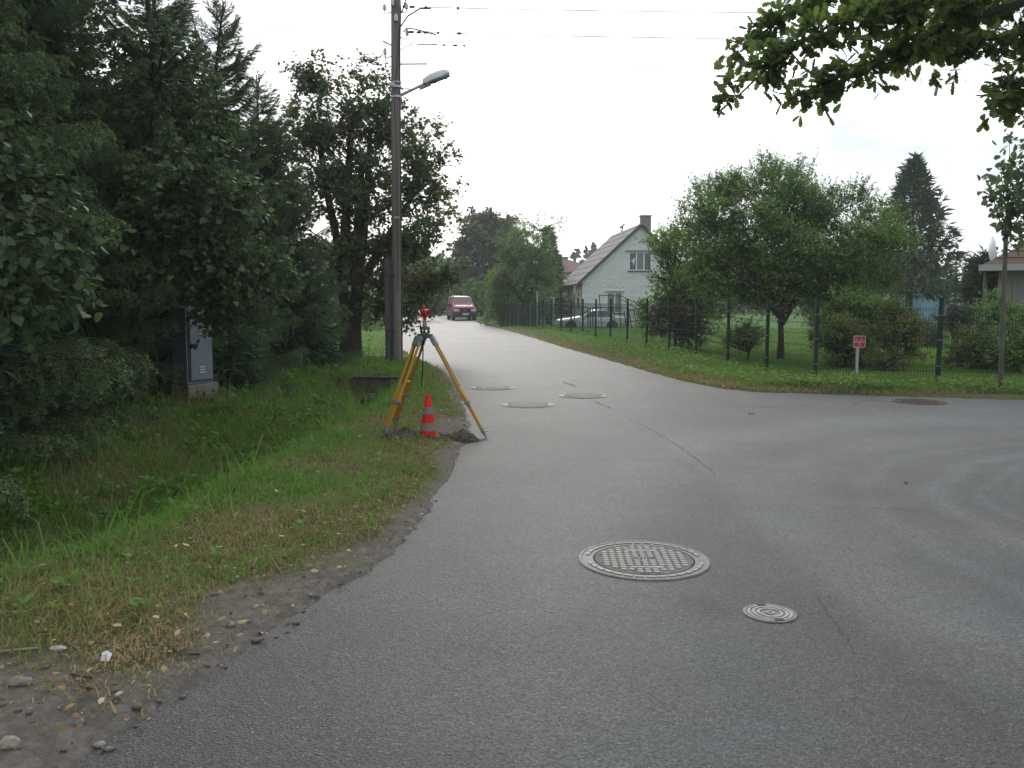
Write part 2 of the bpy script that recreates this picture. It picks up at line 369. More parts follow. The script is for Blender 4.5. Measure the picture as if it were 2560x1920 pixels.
ground = link('ground', np_mesh('ground', np.stack([x_, y_, Z], 1), Q, M['ground'], {'dirt': DW, 'lush': LW, 'needle_shade': SH}, smooth=True))
tag(ground, 'grassy ground with verge, ditch and lawns around the road junction', kind='structure')

# ------------------------------------------------------------------ asphalt
def build_asphalt():
    m = bpy.data.materials.new('asphalt'); m.use_nodes = True
    N, L = m.node_tree.nodes, m.node_tree.links; b = N['Principled BSDF']
    tc = N.new('ShaderNodeTexCoord'); sx = N.new('ShaderNodeSeparateXYZ'); L.new(tc.outputs['Object'], sx.inputs[0])
    def noise(sc, det=5, ro=0.6, vec=None):
        n = N.new('ShaderNodeTexNoise'); n.inputs['Scale'].default_value = sc; n.inputs['Detail'].default_value = det; n.inputs['Roughness'].default_value = ro
        L.new(vec or tc.outputs['Object'], n.inputs['Vector']); return n.outputs['Fac']
    def math_(op, a, c, d=None):
        x = N.new('ShaderNodeMath'); x.operation = op
        for i, q in enumerate((a, c, d)):
            if q is None: continue
            if isinstance(q, (int, float)): x.inputs[i].default_value = q
            else: L.new(q, x.inputs[i])
        return x.outputs[0]
    def mrange(v, a, c, lo, hi):
        x = N.new('ShaderNodeMapRange'); x.interpolation_type = 'SMOOTHSTEP'
        for k, q in zip(('From Min', 'From Max', 'To Min', 'To Max'), (a, c, lo, hi)): x.inputs[k].default_value = q
        L.new(v, x.inputs['Value']); return x.outputs[0]
    # aggregate: pale and dark chips
    vo = N.new('ShaderNodeTexVoronoi'); vo.inputs['Scale'].default_value = 105; L.new(tc.outputs['Object'], vo.inputs['Vector'])
    spx = N.new('ShaderNodeSeparateColor'); L.new(vo.outputs['Color'], spx.inputs[0])
    chip = mrange(spx.outputs[0], 0.0, 1.0, 0.50, 1.45)
    pale = mrange(spx.outputs[1], 0.88, 0.96, 0.0, 1.1)
    big = mrange(noise(0.55, 4, 0.55), 0.32, 0.68, 0.80, 1.20)
    mid = mrange(noise(3.0, 6, 0.65), 0.3, 0.7, 0.90, 1.09)
    grain = mrange(noise(210, 3, 0.6), 0.25, 0.75, 0.72, 1.28)
    # worn wheel arcs sweeping into the side road: polished bands about turning centres
    def arc(cx, cyy, r0, w, amp):
        dx = math_('SUBTRACT', sx.outputs[0], cx); dy = math_('SUBTRACT', sx.outputs[1], cyy)
        d = math_('SQRT', math_('ADD', math_('MULTIPLY', dx, dx), math_('MULTIPLY', dy, dy)), 0.0)
        d = math_('ADD', d, math_('MULTIPLY', noise(0.8, 4), 0.62))
        k = math_('DIVIDE', math_('ABSOLUTE', math_('SUBTRACT', d, r0), 0.0), w)
        return math_('MULTIPLY', math_('MAXIMUM', math_('SUBTRACT', 1.0, k), 0.0), amp)
    arcs = None
    for a in ((6.5, 5.8, 2.65, 0.09, 0.45), (6.5, 5.8, 2.9, 0.06, 0.40), (6.5, 5.8, 3.12, 0.07, 0.5), (6.5, 5.8, 3.5, 0.18, 0.65), (6.5, 5.8, 4.1, 0.16, 0.40), (6.5, 5.6, 4.9, 0.6, 0.55), (6.8, 5.2, 6.5, 0.8, 0.55), (8.6, 4.0, 8.8, 0.9, 0.4)):
        q = arc(*a); arcs = q if arcs is None else math_('ADD', arcs, q)
    # slightly different second paving lane, right of a seam
    seam = math_('SUBTRACT', sx.outputs[0], math_('MULTIPLY_ADD', noise(0.35, 2), 0.9, 1.27))
    lane = mrange(seam, -0.10, 0.10, 0.92, 1.10)
    edge = mrange(math_('ADD', math_('ABSOLUTE', seam, 0.0), math_('MULTIPLY', noise(1.6, 4), 0.22)), 0.06, 0.26, 0.80, 1.0)
    f = math_('MULTIPLY', math_('MULTIPLY', chip, grain), math_('MULTIPLY', big, mid))
    f = math_('MULTIPLY', math_('MULTIPLY', f, lane), edge)
    f = math_('MULTIPLY', f, math_('ADD', arcs, 1.0))
    stain = mrange(noise(1.1, 5, 0.6), 0.58, 0.74, 1.0, 0.66)
    f = math_('MULTIPLY', f, stain)
    def spot(px, py, r, amp):       # oil and damp smudges round the covers and the lane
        gx_, gy_ = G(px, py); dx = math_('SUBTRACT', sx.outputs[0], gx_); dy = math_('SUBTRACT', sx.outputs[1], gy_)
        d = math_('SQRT', math_('ADD', math_('MULTIPLY', dx, dx), math_('MULTIPLY', dy, dy)), 0.0); d = math_('ADD', d, math_('MULTIPLY', noise(4.5, 4, .65), r * 1.2))
        return mrange(d, r * .75, r * 1.7, amp, 1.0)
    for q in ((1609, 1345, .42, .72), (1760, 1505, .16, .60), (1800, 1530, .14, .66), (2060, 1560, .30, .80), (1925, 1534, .20, .8), (2150, 1230, .45, .74), (1860, 1110, .7, .84), (1460, 985, .5, .86), (1240, 1250, .5, .88), (2330, 1290, .4, .86), (700, 1700, .35, .85), (1150, 1170, .35, .85)): f = math_('MULTIPLY', f, spot(*q))
    f = math_('ADD', f, pale)
    c = N.new('ShaderNodeMix'); c.data_type = 'RGBA'; c.inputs[6].default_value = (0.0415, 0.0455, 0.0480, 1); c.inputs[7].default_value = (0.048, 0.048, 0.0475, 1)
    L.new(mrange(noise(0.8, 3), 0.4, 0.6, 0.0, 1.0), c.inputs['Factor'])
    s = N.new('ShaderNodeVectorMath'); s.operation = 'SCALE'; L.new(c.outputs[2], s.inputs[0]); L.new(f, s.inputs['Scale'])
    L.new(s.outputs['Vector'], b.inputs['Base Color'])
    b.inputs['Roughness'].default_value = 0.58; b.inputs['Specular IOR Level'].default_value = 0.46
    bp = N.new('ShaderNodeBump'); bp.inputs['Strength'].default_value = 0.8; bp.inputs['Distance'].default_value = 0.008
    L.new(math_('ADD', vo.outputs['Distance'], noise(210, 3, 0.6)), bp.inputs['Height']); L.new(bp.outputs['Normal'], b.inputs['Normal'])
    return m
M['asphalt'] = build_asphalt()
def road_sheet():
    # the sheet runs a little under the verge; the uneven soil makes its visible edge
    bm = bmesh.new()
    n = len(ROAD); pts = []
    for i in range(n):
        a, b_, c = ROAD[i - 1], ROAD[i], ROAD[(i + 1) % n]
        d = (b_ - a) / np.linalg.norm(b_ - a) + (c - b_) / np.linalg.norm(c - b_); d /= np.linalg.norm(d)
        pts.append(b_ + np.array([-d[1], d[0]]) * 0.30)
    vs = [bm.verts.new((p[0], p[1], 0.0)) for p in pts]
    f = bm.faces.new(vs)
    bmesh.ops.triangulate(bm, faces=[f], ngon_method='EAR_CLIP')
    bmesh.ops.recalc_face_normals(bm, faces=bm.faces)
    for fc in bm.faces:
        if fc.normal.z < 0: fc.normal_flip()
    me = bpy.data.meshes.new('road'); bm.to_mesh(me); bm.free(); me.materials.append(M['asphalt']); return me
road = tag(link('road', road_sheet()), 'grey asphalt road and side road meeting at the junction', kind='structure')

def strip(name, pts, w, mt, z=0.004, parent=None):
    V = []; T = []
    pts = np.array(pts, float); k = len(pts)
    for i, p in enumerate(pts):
        d = pts[min(i + 1, k - 1)] - pts[max(i - 1, 0)]; d /= np.linalg.norm(d); nrm = np.array([-d[1], d[0]])
        ww = w * (0.5 + 0.7 * rng.random()) * (0.15 if i in (0, k - 1) or math.sin(i * 1.7) + rng.normal(0, .5) > .55 else 1)
        V += [(*(p + nrm * ww / 2), z), (*(p - nrm * ww / 2), z)]
    for i in range(k - 1): T.append((2 * i, 2 * i + 1, 2 * i + 3, 2 * i + 2))
    return link(name, np_mesh(name, V, np.array(T), mt), parent)
M['crack'] = mat('crack', (0.034, 0.034, 0.034), 0.95, var=0.5, vscale=14)
def jitter(pp, n=22, a=0.035):
    pts = [np.array(G(*p)) for p in pp]; out = []
    for i in range(len(pts) - 1):
        for t in np.linspace(0, 1, n, endpoint=False): out.append(pts[i] * (1 - t) + pts[i + 1] * t + rng.normal(0, a, 2) * (0.4 + 0.6 * rng.random()))
    out.append(pts[-1]); return out
for pp, w in (([(1480, 1002), (1530, 1022)], .03), ([(1558, 1040), (1620, 1070), (1705, 1121), (1790, 1185)], .007),
              ([(2043, 1490), (2062, 1522), (2090, 1558), (2140, 1640)], .0035), ([(1810, 1016), (1900, 1019), (2035, 1014)], .022), ([(2130, 1010), (2165, 1000), (2235, 1005)], .025),
              ([(1405, 955), (1440, 966)], .05), ([(2155, 1270), (2230, 1272), (2290, 1277)], .008)):
    strip('crack', jitter(pp, 20, 0.012 if w < .02 else .02), w, M['crack'], parent=road)

# concrete driveway on the left and its far pale slabs
M['drive'] = mat('driveway_concrete', (0.24, 0.225, 0.20), 0.9, var=0.25, vscale=3, bump=0.3, bscale=40)
def sheet(name, poly, z, mt, kind='structure', label=None):
    me = bpy.data.meshes.new(name); me.from_pydata([(a, b_, z) for a, b_ in poly], [], [list(range(len(poly)))]); me.materials.append(mt)
    return tag(link(name, me), label, kind=kind)
b_ = MB(); b_.add([(-2.75, 22.9, .02), (-2.95, 24.3, .02), (-6, 24.5, .10), (-13, 24.8, .24), (-13, 23.2, .24), (-6, 23.0, .10)] +
               [(-2.75, 22.9, -.2), (-2.95, 24.3, -.2), (-6, 24.5, -.2), (-13, 24.8, -.2), (-13, 23.2, -.2), (-6, 23.0, -.2)],
               [(0, 1, 2, 5), (5, 2, 3, 4), (0, 5, 11, 6), (5, 4, 10, 11), (0, 6, 7, 1), (1, 7, 8, 2), (2, 8, 9, 3), (3, 9, 10, 4)])
tag(b_.obj('driveway', M['drive']), 'pale concrete driveway strip behind the utility pole', kind='structure')

# ------------------------------------------------------------------ grass, weeds, litter
def leaves(base, d, up, s, TV, TT, tint):
    """instances of a leaf template baked into arrays; TV columns: along, across, lift"""
    n = len(base); k = len(TV)
    d = d / np.linalg.norm(d, axis=1, keepdims=True)
    side = np.cross(d, up); side /= np.maximum(np.linalg.norm(side, axis=1, keepdims=True), 1e-6)
    u = np.cross(side, d)
    s = np.broadcast_to(np.asarray(s, float), (n,))[:, None, None]
    V = base[:, None, :] + s * (TV[None, :, 0:1] * d[:, None] + TV[None, :, 1:2] * side[:, None] + TV[None, :, 2:3] * u[:, None])
    T = (np.arange(n)[:, None, None] * k + TT[None]).reshape(-1, TT.shape[1])
    return V.reshape(-1, 3), T, np.repeat(tint, k)
LEAF_V = np.array([(0, 0, 0), (.42, .30, .07), (1, 0, -.03), (.42, -.30, .07)]); LEAF_T = np.array([(0, 1, 2), (0, 2, 3)])
SLIM_V = np.array([(0, 0, 0), (.42, .17, .04), (1, 0, -.05), (.42, -.17, .04)])
OVAL_V = np.array([(0, 0, .0), (.22, .20, .10), (.6, .24, .12), (1, 0, .06), (.6, -.22, .04), (.22, -.18, .08)]); OVAL_T = np.array([(0, 1, 5), (1, 2, 5), (2, 4, 5), (2, 3, 4)])
HEART_V = np.array([(0, 0, 0), (-.08, .22, .02), (.10, .44, .07), (.42, .44, .07), (.74, .22, .02), (1.0, 0, -.08), (.74, -.22, .02), (.42, -.44, .07), (.10, -.44, .07), (-.08, -.22, .02), (.42, 0, 0)])
HEART_T = np.array([(10, i, i + 1) for i in range(0, 9)] + [(10, 9, 0)])
def blades(px, py, h, w, lean, tint, z=None):
    n = len(px); z = height(px, py) - 0.008 if z is None else z
    az = rng.uniform(0, 2 * np.pi, n); fa = rng.uniform(0, 2 * np.pi, n)
    B = np.stack([px, py, z], 1); S = np.stack([np.cos(fa), np.sin(fa), 0 * fa], 1) * (w / 2)[:, None]
    Ld = np.stack([np.cos(az), np.sin(az), 0 * az], 1)
    mid = B + np.stack([0 * h, 0 * h, h * .6], 1) + Ld * (lean * h * .30)[:, None]
    tip = B + np.stack([0 * h, 0 * h, h * (1 - .35 * lean)], 1) + Ld * (lean * h)[:, None]
    V = np.stack([B - S, B + S, mid + S * .75, mid - S * .75, tip], 1).reshape(-1, 3)
    i = np.arange(n)[:, None] * 5
    T = np.concatenate([i + np.array([[0, 1, 2]]), i + np.array([[0, 2, 3]]), i + np.array([[3, 2, 4]])], 1).reshape(-1, 3)
    return V, T, np.repeat(tint, 5)
def cat(parts):
    Vs, Ts, As = [], [], []; o = 0
    for V, T, A in parts: Vs.append(V); Ts.append(T + o); As.append(A); o += len(V)
    return np.concatenate(Vs), np.concatenate(Ts), np.concatenate(As)

def verge_grass():
    n = 330000
    # samples spread evenly in the picture: density ~ 1/distance
    y = 3.0 * (24.5 / 3.0) ** rng.random(n); x = rng.uniform(-6.2, 0.0, n)
    sd = SD_of(x, y); dw = dirt_w(x, y, sd); u = ditch_u(x, y)
    clump = wav(x, y, 6.5, 2) * .5 + wav(x, y, 17, 20) * .5
    keep = (sd > 0.03) & (rng.random(n) < (1 - 0.93 * dw) * (0.72 + 0.45 * clump)) & (u < 3.4 + 0.3 * clump)
    keep &= ~((y > 22.9) & (y < 24.5) & (x < -2.8))
    keep &= rng.random(n) < 1 - 0.55 * sstep(2.0, 3.2, u) * (y < 20)
    x, y, sd, u, clump = x[keep], y[keep], sd[keep], u[keep], clump[keep]; m = len(x)
    lush = np.exp(-((u - 0.45) / 0.45) ** 2) * sstep(4.2, 5.4, y) * (y < 18)
    bank = sstep(0.9, 1.5, u)
    far = sstep(17.5, 19, y) * 0.6
    tint = np.clip(0.49 - 0.36 * lush - 0.24 * bank - 0.25 * far - 0.40 * wav(x, y, 2.3, 11) + .12 * wav(x, y, 9, 1) + rng.normal(0, .20, m) - .05 * clump + .12 * (1 - sstep(.1, .7, sd)), 0, 1)
    h = (0.019 + 0.018 * rng.gamma(1.6, 1.0, m)) * (1 + 1.3 * lush + 0.9 * bank + .4 * np.maximum(clump, 0)) * (1 - .35 * (tint > .75))
    w = (0.0035 + 0.0035 * rng.random(m)) * (1 + 0.07 * y)
    tall = rng.random(m) < (0.012 + (0.10 * lush + 0.05 * bank) * (clump > .1)); h[tall] *= rng.uniform(1.8, 3.2, tall.sum()); w[tall] *= 1.3
    return blades(x, y, h, w, rng.uniform(.1, 1.7, m), tint)
V, T, A = verge_grass()
tag(link('grass', np_mesh('grass', V, T, M['grass'], {'tint': A})), 'short green and straw coloured grass on the left verge and ditch banks', kind='stuff')
def lawn_grass():
    n = 120000
    y = 14.2 * (50 / 14.2) ** rng.random(n); xx = rng.random(n)
    x = np.where(rng.random(n) < .8, 1.0 + xx * (y * 0.62), -2 - xx * (y * .3))
    sd = SD_of(x, y); keep = (sd > 0.05) & ((x > 0) | (y > 20)) & ~((y > 22.9) & (y < 24.6) & (x < -2.6)); x, y, sd = x[keep], y[keep], sd[keep]; m = len(x)
    strip_ = (1 - sstep(.2, .9, sd)) * (x > 0)
    tint = np.clip(.30 + .34 * strip_ - .1 * wav(x, y, 1.6, 4) + rng.normal(0, .12, m), 0, 1)
    h = (0.05 + 0.05 * rng.random(m)); w = 0.012 + 0.02 * rng.random(m)
    return blades(x, y, h, w, rng.uniform(.2, 1.0, m), tint)
V, T, A = lawn_grass()
tag(link('lawn_grass', np_mesh('lawn_grass', V, T, M['grass'], {'tint': A})), 'mown green lawn grass behind the wire fence and along the road', kind='stuff')
def rosette_weeds():
    parts = []
    n = 6500
    y = 3.6 * (19 / 3.6) ** rng.random(n); x = rng.uniform(-6.0, -0.6, n); sd = SD_of(x, y); u = ditch_u(x, y)
    keep = (sd > .12) & (dirt_w(x, y, sd) < .5) & (rng.random(n) < 0.10 + 0.75 * sstep(.2, 1.2, u)) & (wav(x, y, 3.2, 14) + .4 * rng.random(n) > .0)
    x, y, u = x[keep], y[keep], u[keep]; sz = rng.uniform(.022, .070, len(x)) * (1 + .3 * (u > .8))
    n2 = 7; X_ = np.repeat(x, n2); Y_ = np.repeat(y, n2); m = len(X_)
    az = rng.uniform(0, 6.28, m); el = rng.uniform(.15, .9, m)
    d = np.stack([np.cos(az) * np.cos(el), np.sin(az) * np.cos(el), np.sin(el)], 1)
    B = np.stack([X_, Y_, height(X_, Y_) + rng.uniform(.0, .10, m) * np.repeat(sz, n2) / .06], 1) + d * .01
    up = np.stack([0 * az, 0 * az, 0 * az + 1], 1) + rng.normal(0, .25, (m, 3))
    parts.append(leaves(B, d, up, np.repeat(sz, n2) * rng.uniform(.7, 1.25, m), LEAF_V, LEAF_T, rng.random(m) * .8))
    # leafy ground cover along the foot of the fence
    n = 8000; t = rng.random(n); y = 14.6 + 33 * t ** 1.8; sdr = rng.uniform(.35, 2.0, n)
    x = np.interp(y, [14.6, 16.2, 19.6, 23.6, 29, 36.8, 48], [5.2, 3.55, 2.95, 2.45, 1.7, .8, -.6]) + sdr
    x2 = rng.uniform(4.2, 10, n // 2); y2 = np.interp(x2, [4.2, 5.1, 8, 10], [14.9, 14.65, 13.75, 13.4]) + rng.uniform(.45, 1.8, n // 2)
    x = np.concatenate([x, x2]); y = np.concatenate([y, y2]); k = wav(x, y, 2.2, 6) + rng.normal(0, .35, len(x)) > -.2
    x, y = x[k], y[k]; m = len(x)
    az = rng.uniform(0, 6.28, m); d = np.stack([np.cos(az), np.sin(az), rng.uniform(.0, .8, m)], 1)
    parts.append(leaves(np.stack([x, y, height(x, y) + rng.uniform(.02, .16, m)], 1), d, np.stack([0 * az, 0 * az, 0 * az + 1], 1) + rng.normal(0, .3, (m, 3)), rng.uniform(.04, .10, m), LEAF_V, LEAF_T, rng.random(m)))
    return cat(parts)
V, T, A = rosette_weeds()
tag(link('weeds', np_mesh('weeds', V, T, M['weed'], {'tint': A})), 'broad leaved weeds on the ditch bank and below the fence', kind='stuff')
def litter():
    n = 9000
    y = 2.9 * (21 / 2.9) ** rng.random(n); x = rng.uniform(-5.6, -0.3, n); sd = SD_of(x, y); u = ditch_u(x, y)
    w = np.exp(-(sd / .6) ** 2) + .35 + .9 * np.exp(-((x + .85) ** 2 + ((y - 10.8) / 1.6) ** 2) / .35) + .7 * np.exp(-((y - 3.9) / .35) ** 2) * (x < -1)
    keep = (sd > .0) & (rng.random(n) < w * .6) & (u < 2.8); x, y = x[keep], y[keep]; m = len(x)
    # a few blown on to the asphalt
    xr = rng.uniform(-1, 9, 60); yr = rng.uniform(6, 17, 60); k = SD_of(xr, yr) < -.2
    x = np.concatenate([x, xr[k]]); y = np.concatenate([y, yr[k]]); onroad = np.arange(len(x)) >= m; m = len(x)
    z = np.where(onroad, .012, height(x, y) + rng.uniform(.02, .065, m))
    az = rng.uniform(0, 6.28, m); d = np.stack([np.cos(az), np.sin(az), rng.normal(0, .2, m)], 1)
    up = np.stack([0 * az, 0 * az, 0 * az + 1], 1) + rng.normal(0, .35, (m, 3))
    return leaves(np.stack([x, y, z], 1), d, up, (.014 + .04 * rng.random(m) ** 2), OVAL_V, OVAL_T, rng.random(m) ** 1.3)
V, T, A = litter()
tag(link('fallen_leaves', np_mesh('fallen_leaves', V, T, M['litter'], {'tint': A})), 'brown and yellow fallen leaves scattered along the road edge', kind='stuff')
def pebbles():
    ico = [(0, 0, 1), (.89, 0, .45), (.28, .85, .45), (-.72, .53, .45), (-.72, -.53, .45), (.28, -.85, .45), (.72, .53, -.45), (-.28, .85, -.45), (-.89, 0, -.45), (-.28, -.85, -.45), (.72, -.53, -.45), (0, 0, -1)]
    F = [(0, 1, 2), (0, 2, 3), (0, 3, 4), (0, 4, 5), (0, 5, 1), (1, 6, 2), (2, 7, 3), (3, 8, 4), (4, 9, 5), (5, 10, 1), (6, 7, 2), (7, 8, 3), (8, 9, 4), (9, 10, 5), (10, 6, 1), (11, 7, 6), (11, 8, 7), (11, 9, 8), (11, 10, 9), (11, 6, 10)]
    n = 900
    y = rng.uniform(2.3, 5.0, n); x = rng.uniform(-4.6, -.8, n)
    k2 = 260; y = np.concatenate([y, rng.uniform(5, 22, k2)]); x = np.concatenate([x, np.interp(y[n:], ROAD[2:20, 1], ROAD[2:20, 0]) - np.abs(rng.normal(0, .12, k2))])
    sd = SD_of(x, y); keep = (sd > -.06) & (rng.random(len(x)) < dirt_w(x, y, sd)); x, y = x[keep], y[keep]; m = len(x)
    s = (rng.gamma(1.5, .0040, m) + .0025) * np.where(y > 5, .6, 1); z = np.maximum(height(x, y), .0) + s * .25
    V = np.array(ico)[None] * (s[:, None, None] * np.array([1.2, 1, .65])) * rng.uniform(.7, 1.3, (m, 12, 1)) + np.stack([x, y, z], 1)[:, None]
    T = (np.arange(m)[:, None, None] * 12 + np.array(F)[None]).reshape(-1, 3)
    return V.reshape(-1, 3), T, np.repeat(rng.random(m), 12)
M['pebble'] = leaf_mat('pebble', [(0, (.10, .092, .083)), (.6, (.13, .12, .105)), (1, (.30, .28, .25))], .85, 0.0)
V, T, A = pebbles()
tag(link('gravel', np_mesh('gravel', V, T, M['pebble'], {'tint': A})), 'loose gravel on the bare dirt at the road edge', kind='stuff')

# ================================================================== buildings
GLASS = mat('window_glass', (0.03, 0.035, 0.04), 0.06, spec=0.8)
M['curtain'] = mat('curtain', (0.16, 0.175, 0.185), 0.5, var=0.2, vscale=8, stretch=(6, 1, .3))
M['pvc'] = mat('white_window_frame', (0.70, 0.74, 0.78), 0.35)
M['brick_white'] = leaf_mat('white_brick', [(0, (.72, .74, .77)), (.6, (.81, .825, .85)), (1, (.86, .87, .885))], .85, 0.0, spec=.2)
M['mortar'] = mat('mortar', (0.36, 0.375, 0.395), 0.95, var=.15, vscale=5)
M['beige_wall'] = mat('beige_brick', (0.30, 0.265, 0.225), 0.9, var=.12, vscale=30, stretch=(1, 1, 3))
M['slate'] = mat('roof_sheet', (0.27, 0.262, 0.255), 0.85, var=.18, vscale=3.5, bump=.3, bscale=9)
M['red_roof'] = mat('red_roof', (0.11, 0.045, 0.036), 0.8, var=.25, vscale=3)
M['board'] = mat('barge_board', (0.055, 0.055, 0.058), 0.8)
M['plaster'] = mat('pale_plaster', (0.42, 0.40, 0.37), 0.9, var=.1, vscale=2)

def window(parent, x0, x1, z0, z1, y, cols, name='window', sill=True):
    """frame in local x/z at wall plane y (facing -y); cols: list of (pane material) per light"""
    f = MB(); t = .07; d = .06
    f.box(((x0 + x1) / 2, y, z0 + t / 2), (x1 - x0, d, t)); f.box(((x0 + x1) / 2, y, z1 - t / 2), (x1 - x0, d, t))
    n = len(cols); w = (x1 - x0) / n
    for i in range(n + 1):
        xx = min(max(x0 + i * w, x0 + t / 2), x1 - t / 2); f.box((xx, y, (z0 + z1) / 2), (t if i in (0, n) else t * 1.25, d - .004, z1 - z0 - 2 * t))
    fo = f.obj(name, M['pvc'], parent)
    for i, c in enumerate(cols):
        p = MB(); p.box((x0 + (i + .5) * w, y + .012, (z0 + z1) / 2), (w - t * 1.1, .02, z1 - z0 - 2 * t)); p.obj('pane', c, fo)
    if sill:
        s = MB(); s.box(((x0 + x1) / 2, y - .06, z0 - .035), (x1 - x0 + .16, .2, .05)); s.obj('sill', M['board'], fo)
    return fo

def white_house():
    x0 = AT(1455, 750, 65)[0]
    gz = -0.42
    H = thing('brick_house', (x0, 65, gz), 'white brick house with steep grey roof and gable end facing the street', 'house', rz=R(3.6))
    W, Ld, ze, zr = 8.8, 12.0, 3.55, 7.62
    b = MB(); b.prism([(0.02, 0), (W - .02, 0), (W - .02, ze), (W / 2, zr - .1), (0.02, ze)], 0.03, Ld)
    b.obj('wall', [M['mortar']], H)
    s = MB(); s.box((-0.012, Ld / 2 + .08, ze / 2), (.06, Ld - .16, ze)); s.obj('side_wall', M['beige_wall'], H)
    # gable bricks, one course at a time, with recessed joints
    V = []; T = []; A = []; bw, bh, j = .25, .088, .014
    wins = [(3.53, 5.25, 4.22, 5.60), (1.87, 3.08, 1.05, 2.62)]
    r = 0; z = .0
    while z < zr - .15:
        off = -(bw / 2) * (r % 2); x = off
        while x < W:
            a0, a1 = max(x, 0) + j / 2, min(x + bw, W) - j / 2; zc = z + bh
            half = W / 2 if zc < ze else W / 2 * (zr - .12 - zc) / (zr - .12 - ze)
            a0, a1 = max(a0, W / 2 - half), min(a1, W / 2 + half)
            ok = a1 - a0 > .05
            for (wx0, wx1, wz0, wz1) in wins:
                if z + bh > wz0 and z < wz1 + (.26 if wz0 < 2 else 0) and a1 > wx0 - .02 and a0 < wx1 + .02:
                    if a0 < wx0 - .07: a1 = wx0 - .005
                    elif a1 > wx1 + .07: a0 = wx1 + .005
                    else: ok = False
            if ok:
                yf = -.005 + rng.normal(0, .003); n = len(V)
                dent = (r == 34) and (int((x - off) / bw) % 2 == 0) and a0 > .4
                if r == 34 and not dent and a0 > .4: yf = .028
                if dent: yf = -.03
                V += [(a0, yf, z + j / 2), (a1, yf, z + j / 2), (a1, yf, z + bh - j / 2), (a0, yf, z + bh - j / 2), (a0, .035, z + j / 2), (a1, .035, z + j / 2), (a1, .035, z + bh - j / 2), (a0, .035, z + bh - j / 2)]
                for q in ((0, 1, 2, 3), (0, 4, 5, 1), (1, 5, 6, 2), (2, 6, 7, 3), (3, 7, 4, 0)): T.append([k + n for k in q])
                A += [rng.random()] * 8
            x += bw
        z += bh; r += 1
    # soldier course above the lower window
    xx = 1.80
    while xx < 3.14:
        n = len(V); a0, a1, z0, z1 = xx + .006, xx + .082, 2.645, 2.875; yf = -.012
        V += [(a0, yf, z0), (a1, yf, z0), (a1, yf, z1), (a0, yf, z1), (a0, .035, z0), (a1, .035, z0), (a1, .035, z1), (a0, .035, z1)]
        for q in ((0, 1, 2, 3), (0, 4, 5, 1), (1, 5, 6, 2), (2, 6, 7, 3), (3, 7, 4, 0)): T.append([k + n for k in q])
        A += [rng.random()] * 8; xx += .088
    tag(link('gable_brickwork', np_mesh('gable_brickwork', V, np.array(T), M['brick_white'], {'tint': A}), H), kind='stuff')
    ov, th = .42, .14
    sl = (zr - ze) / (W / 2)
    rf = MB()
    for sgn in (-1, 1):
        xe = W / 2 + sgn * (W / 2 + .45); zed = ze - .45 * sl
        rf.prism([(W / 2, zr + .10), (xe, zed + .10), (xe, zed + .10 - th), (W / 2, zr + .10 - th)][::sgn], -.18, Ld + .3)
    ro = rf.obj('roof', M['slate'], H)
    # corrugation ridges of the sheets
    cg = MB()
    for k in range(16):
        zt = k / 16; xa = W / 2 - (W / 2 + .45) * zt; za = zr + .105 - (zr - (ze - .45 * sl)) * zt
        if k % 2: cg.bar((xa, -.17, za + .008), (xa, Ld + .28, za + .008), .05, .02, (1, 0, 1))
    for k in range(14):
        yy = .3 + k * .9; cg.bar((W / 2 - .02, yy, zr + .11), (W / 2 - (W / 2 + .42), yy, ze - .42 * sl + .115), .03, .018, (1, 0, 1))
    cg.obj('roof_joint', M['slate'], ro)
    bb = MB()
    for sgn in (-1, 1):
        bb.bar((W / 2 + sgn * .02, -.205, zr - .02), (W / 2 + sgn * (W / 2 + .44), -.205, ze - .44 * sl - .02), .045, .2, (0, 0, 1))
    bb.obj('barge_board', M['board'], ro)
    ch = MB(); ch.box((4.9, .75, 7.45), (.74, .62, 1.75)); ch.box((4.9, .75, 8.35), (.84, .72, .08)); ch.obj('chimney', mat('chimney_brick', (.19, .185, .185), .9, var=.25, vscale=6, bump=.4, bscale=20), ro)
    hk = MB(); hk.tube([(4.0, 5.5, 7.55), (4.1, 5.6, 8.05), (4.25, 5.7, 8.15)], .06, 6); hk.tube([(4.1, 5.6, 8.0), (3.85, 5.5, 7.85)], .07, 6); hk.obj('roof_vent', M['board'], ro)
    up = window(H, 3.53, 5.25, 4.22, 5.60, .02, [GLASS, M['curtain'], GLASS])
    dv = MB(); dv.add([(3.62, -.004, 4.85), (4.0, -.004, 5.22), (3.9, -.004, 4.6), (3.78, -.004, 4.95)], [(0, 1, 3), (3, 1, 2)]); dv.obj('curtain', M['pvc'], up)
    window(H, 1.87, 3.08, 1.05, 2.60, .02, [M['curtain'], M['curtain']])
    for c_, z_ in (((4.39, -.04, 5.66), (2.3, .12, .09)), ((2.475, -.03, 2.63), (1.5, .1, .03))):
        ln = MB(); ln.box(c_, z_); ln.obj('lintel', M['concrete'], H)
    for yy in (4.2, 1.6):
        w = MB(); w.box((-.05, yy, 1.95), (.05, .75, 1.15)); w.obj('window', GLASS, H)
    g = MB(); g.tube([(-.58, -.2, 3.18), (-.58, Ld + .2, 3.14)], .075, 8); g.obj('gutter', M['dark_metal'], H)
    dp = MB(); dp.tube([(-.55, .1, 3.16), (-.55, .1, 2.55), (-.12, .12, 2.1), (-.12, .12, .1)], .06, 8); dp.obj('downpipe', M['galv'], H)
white_house()

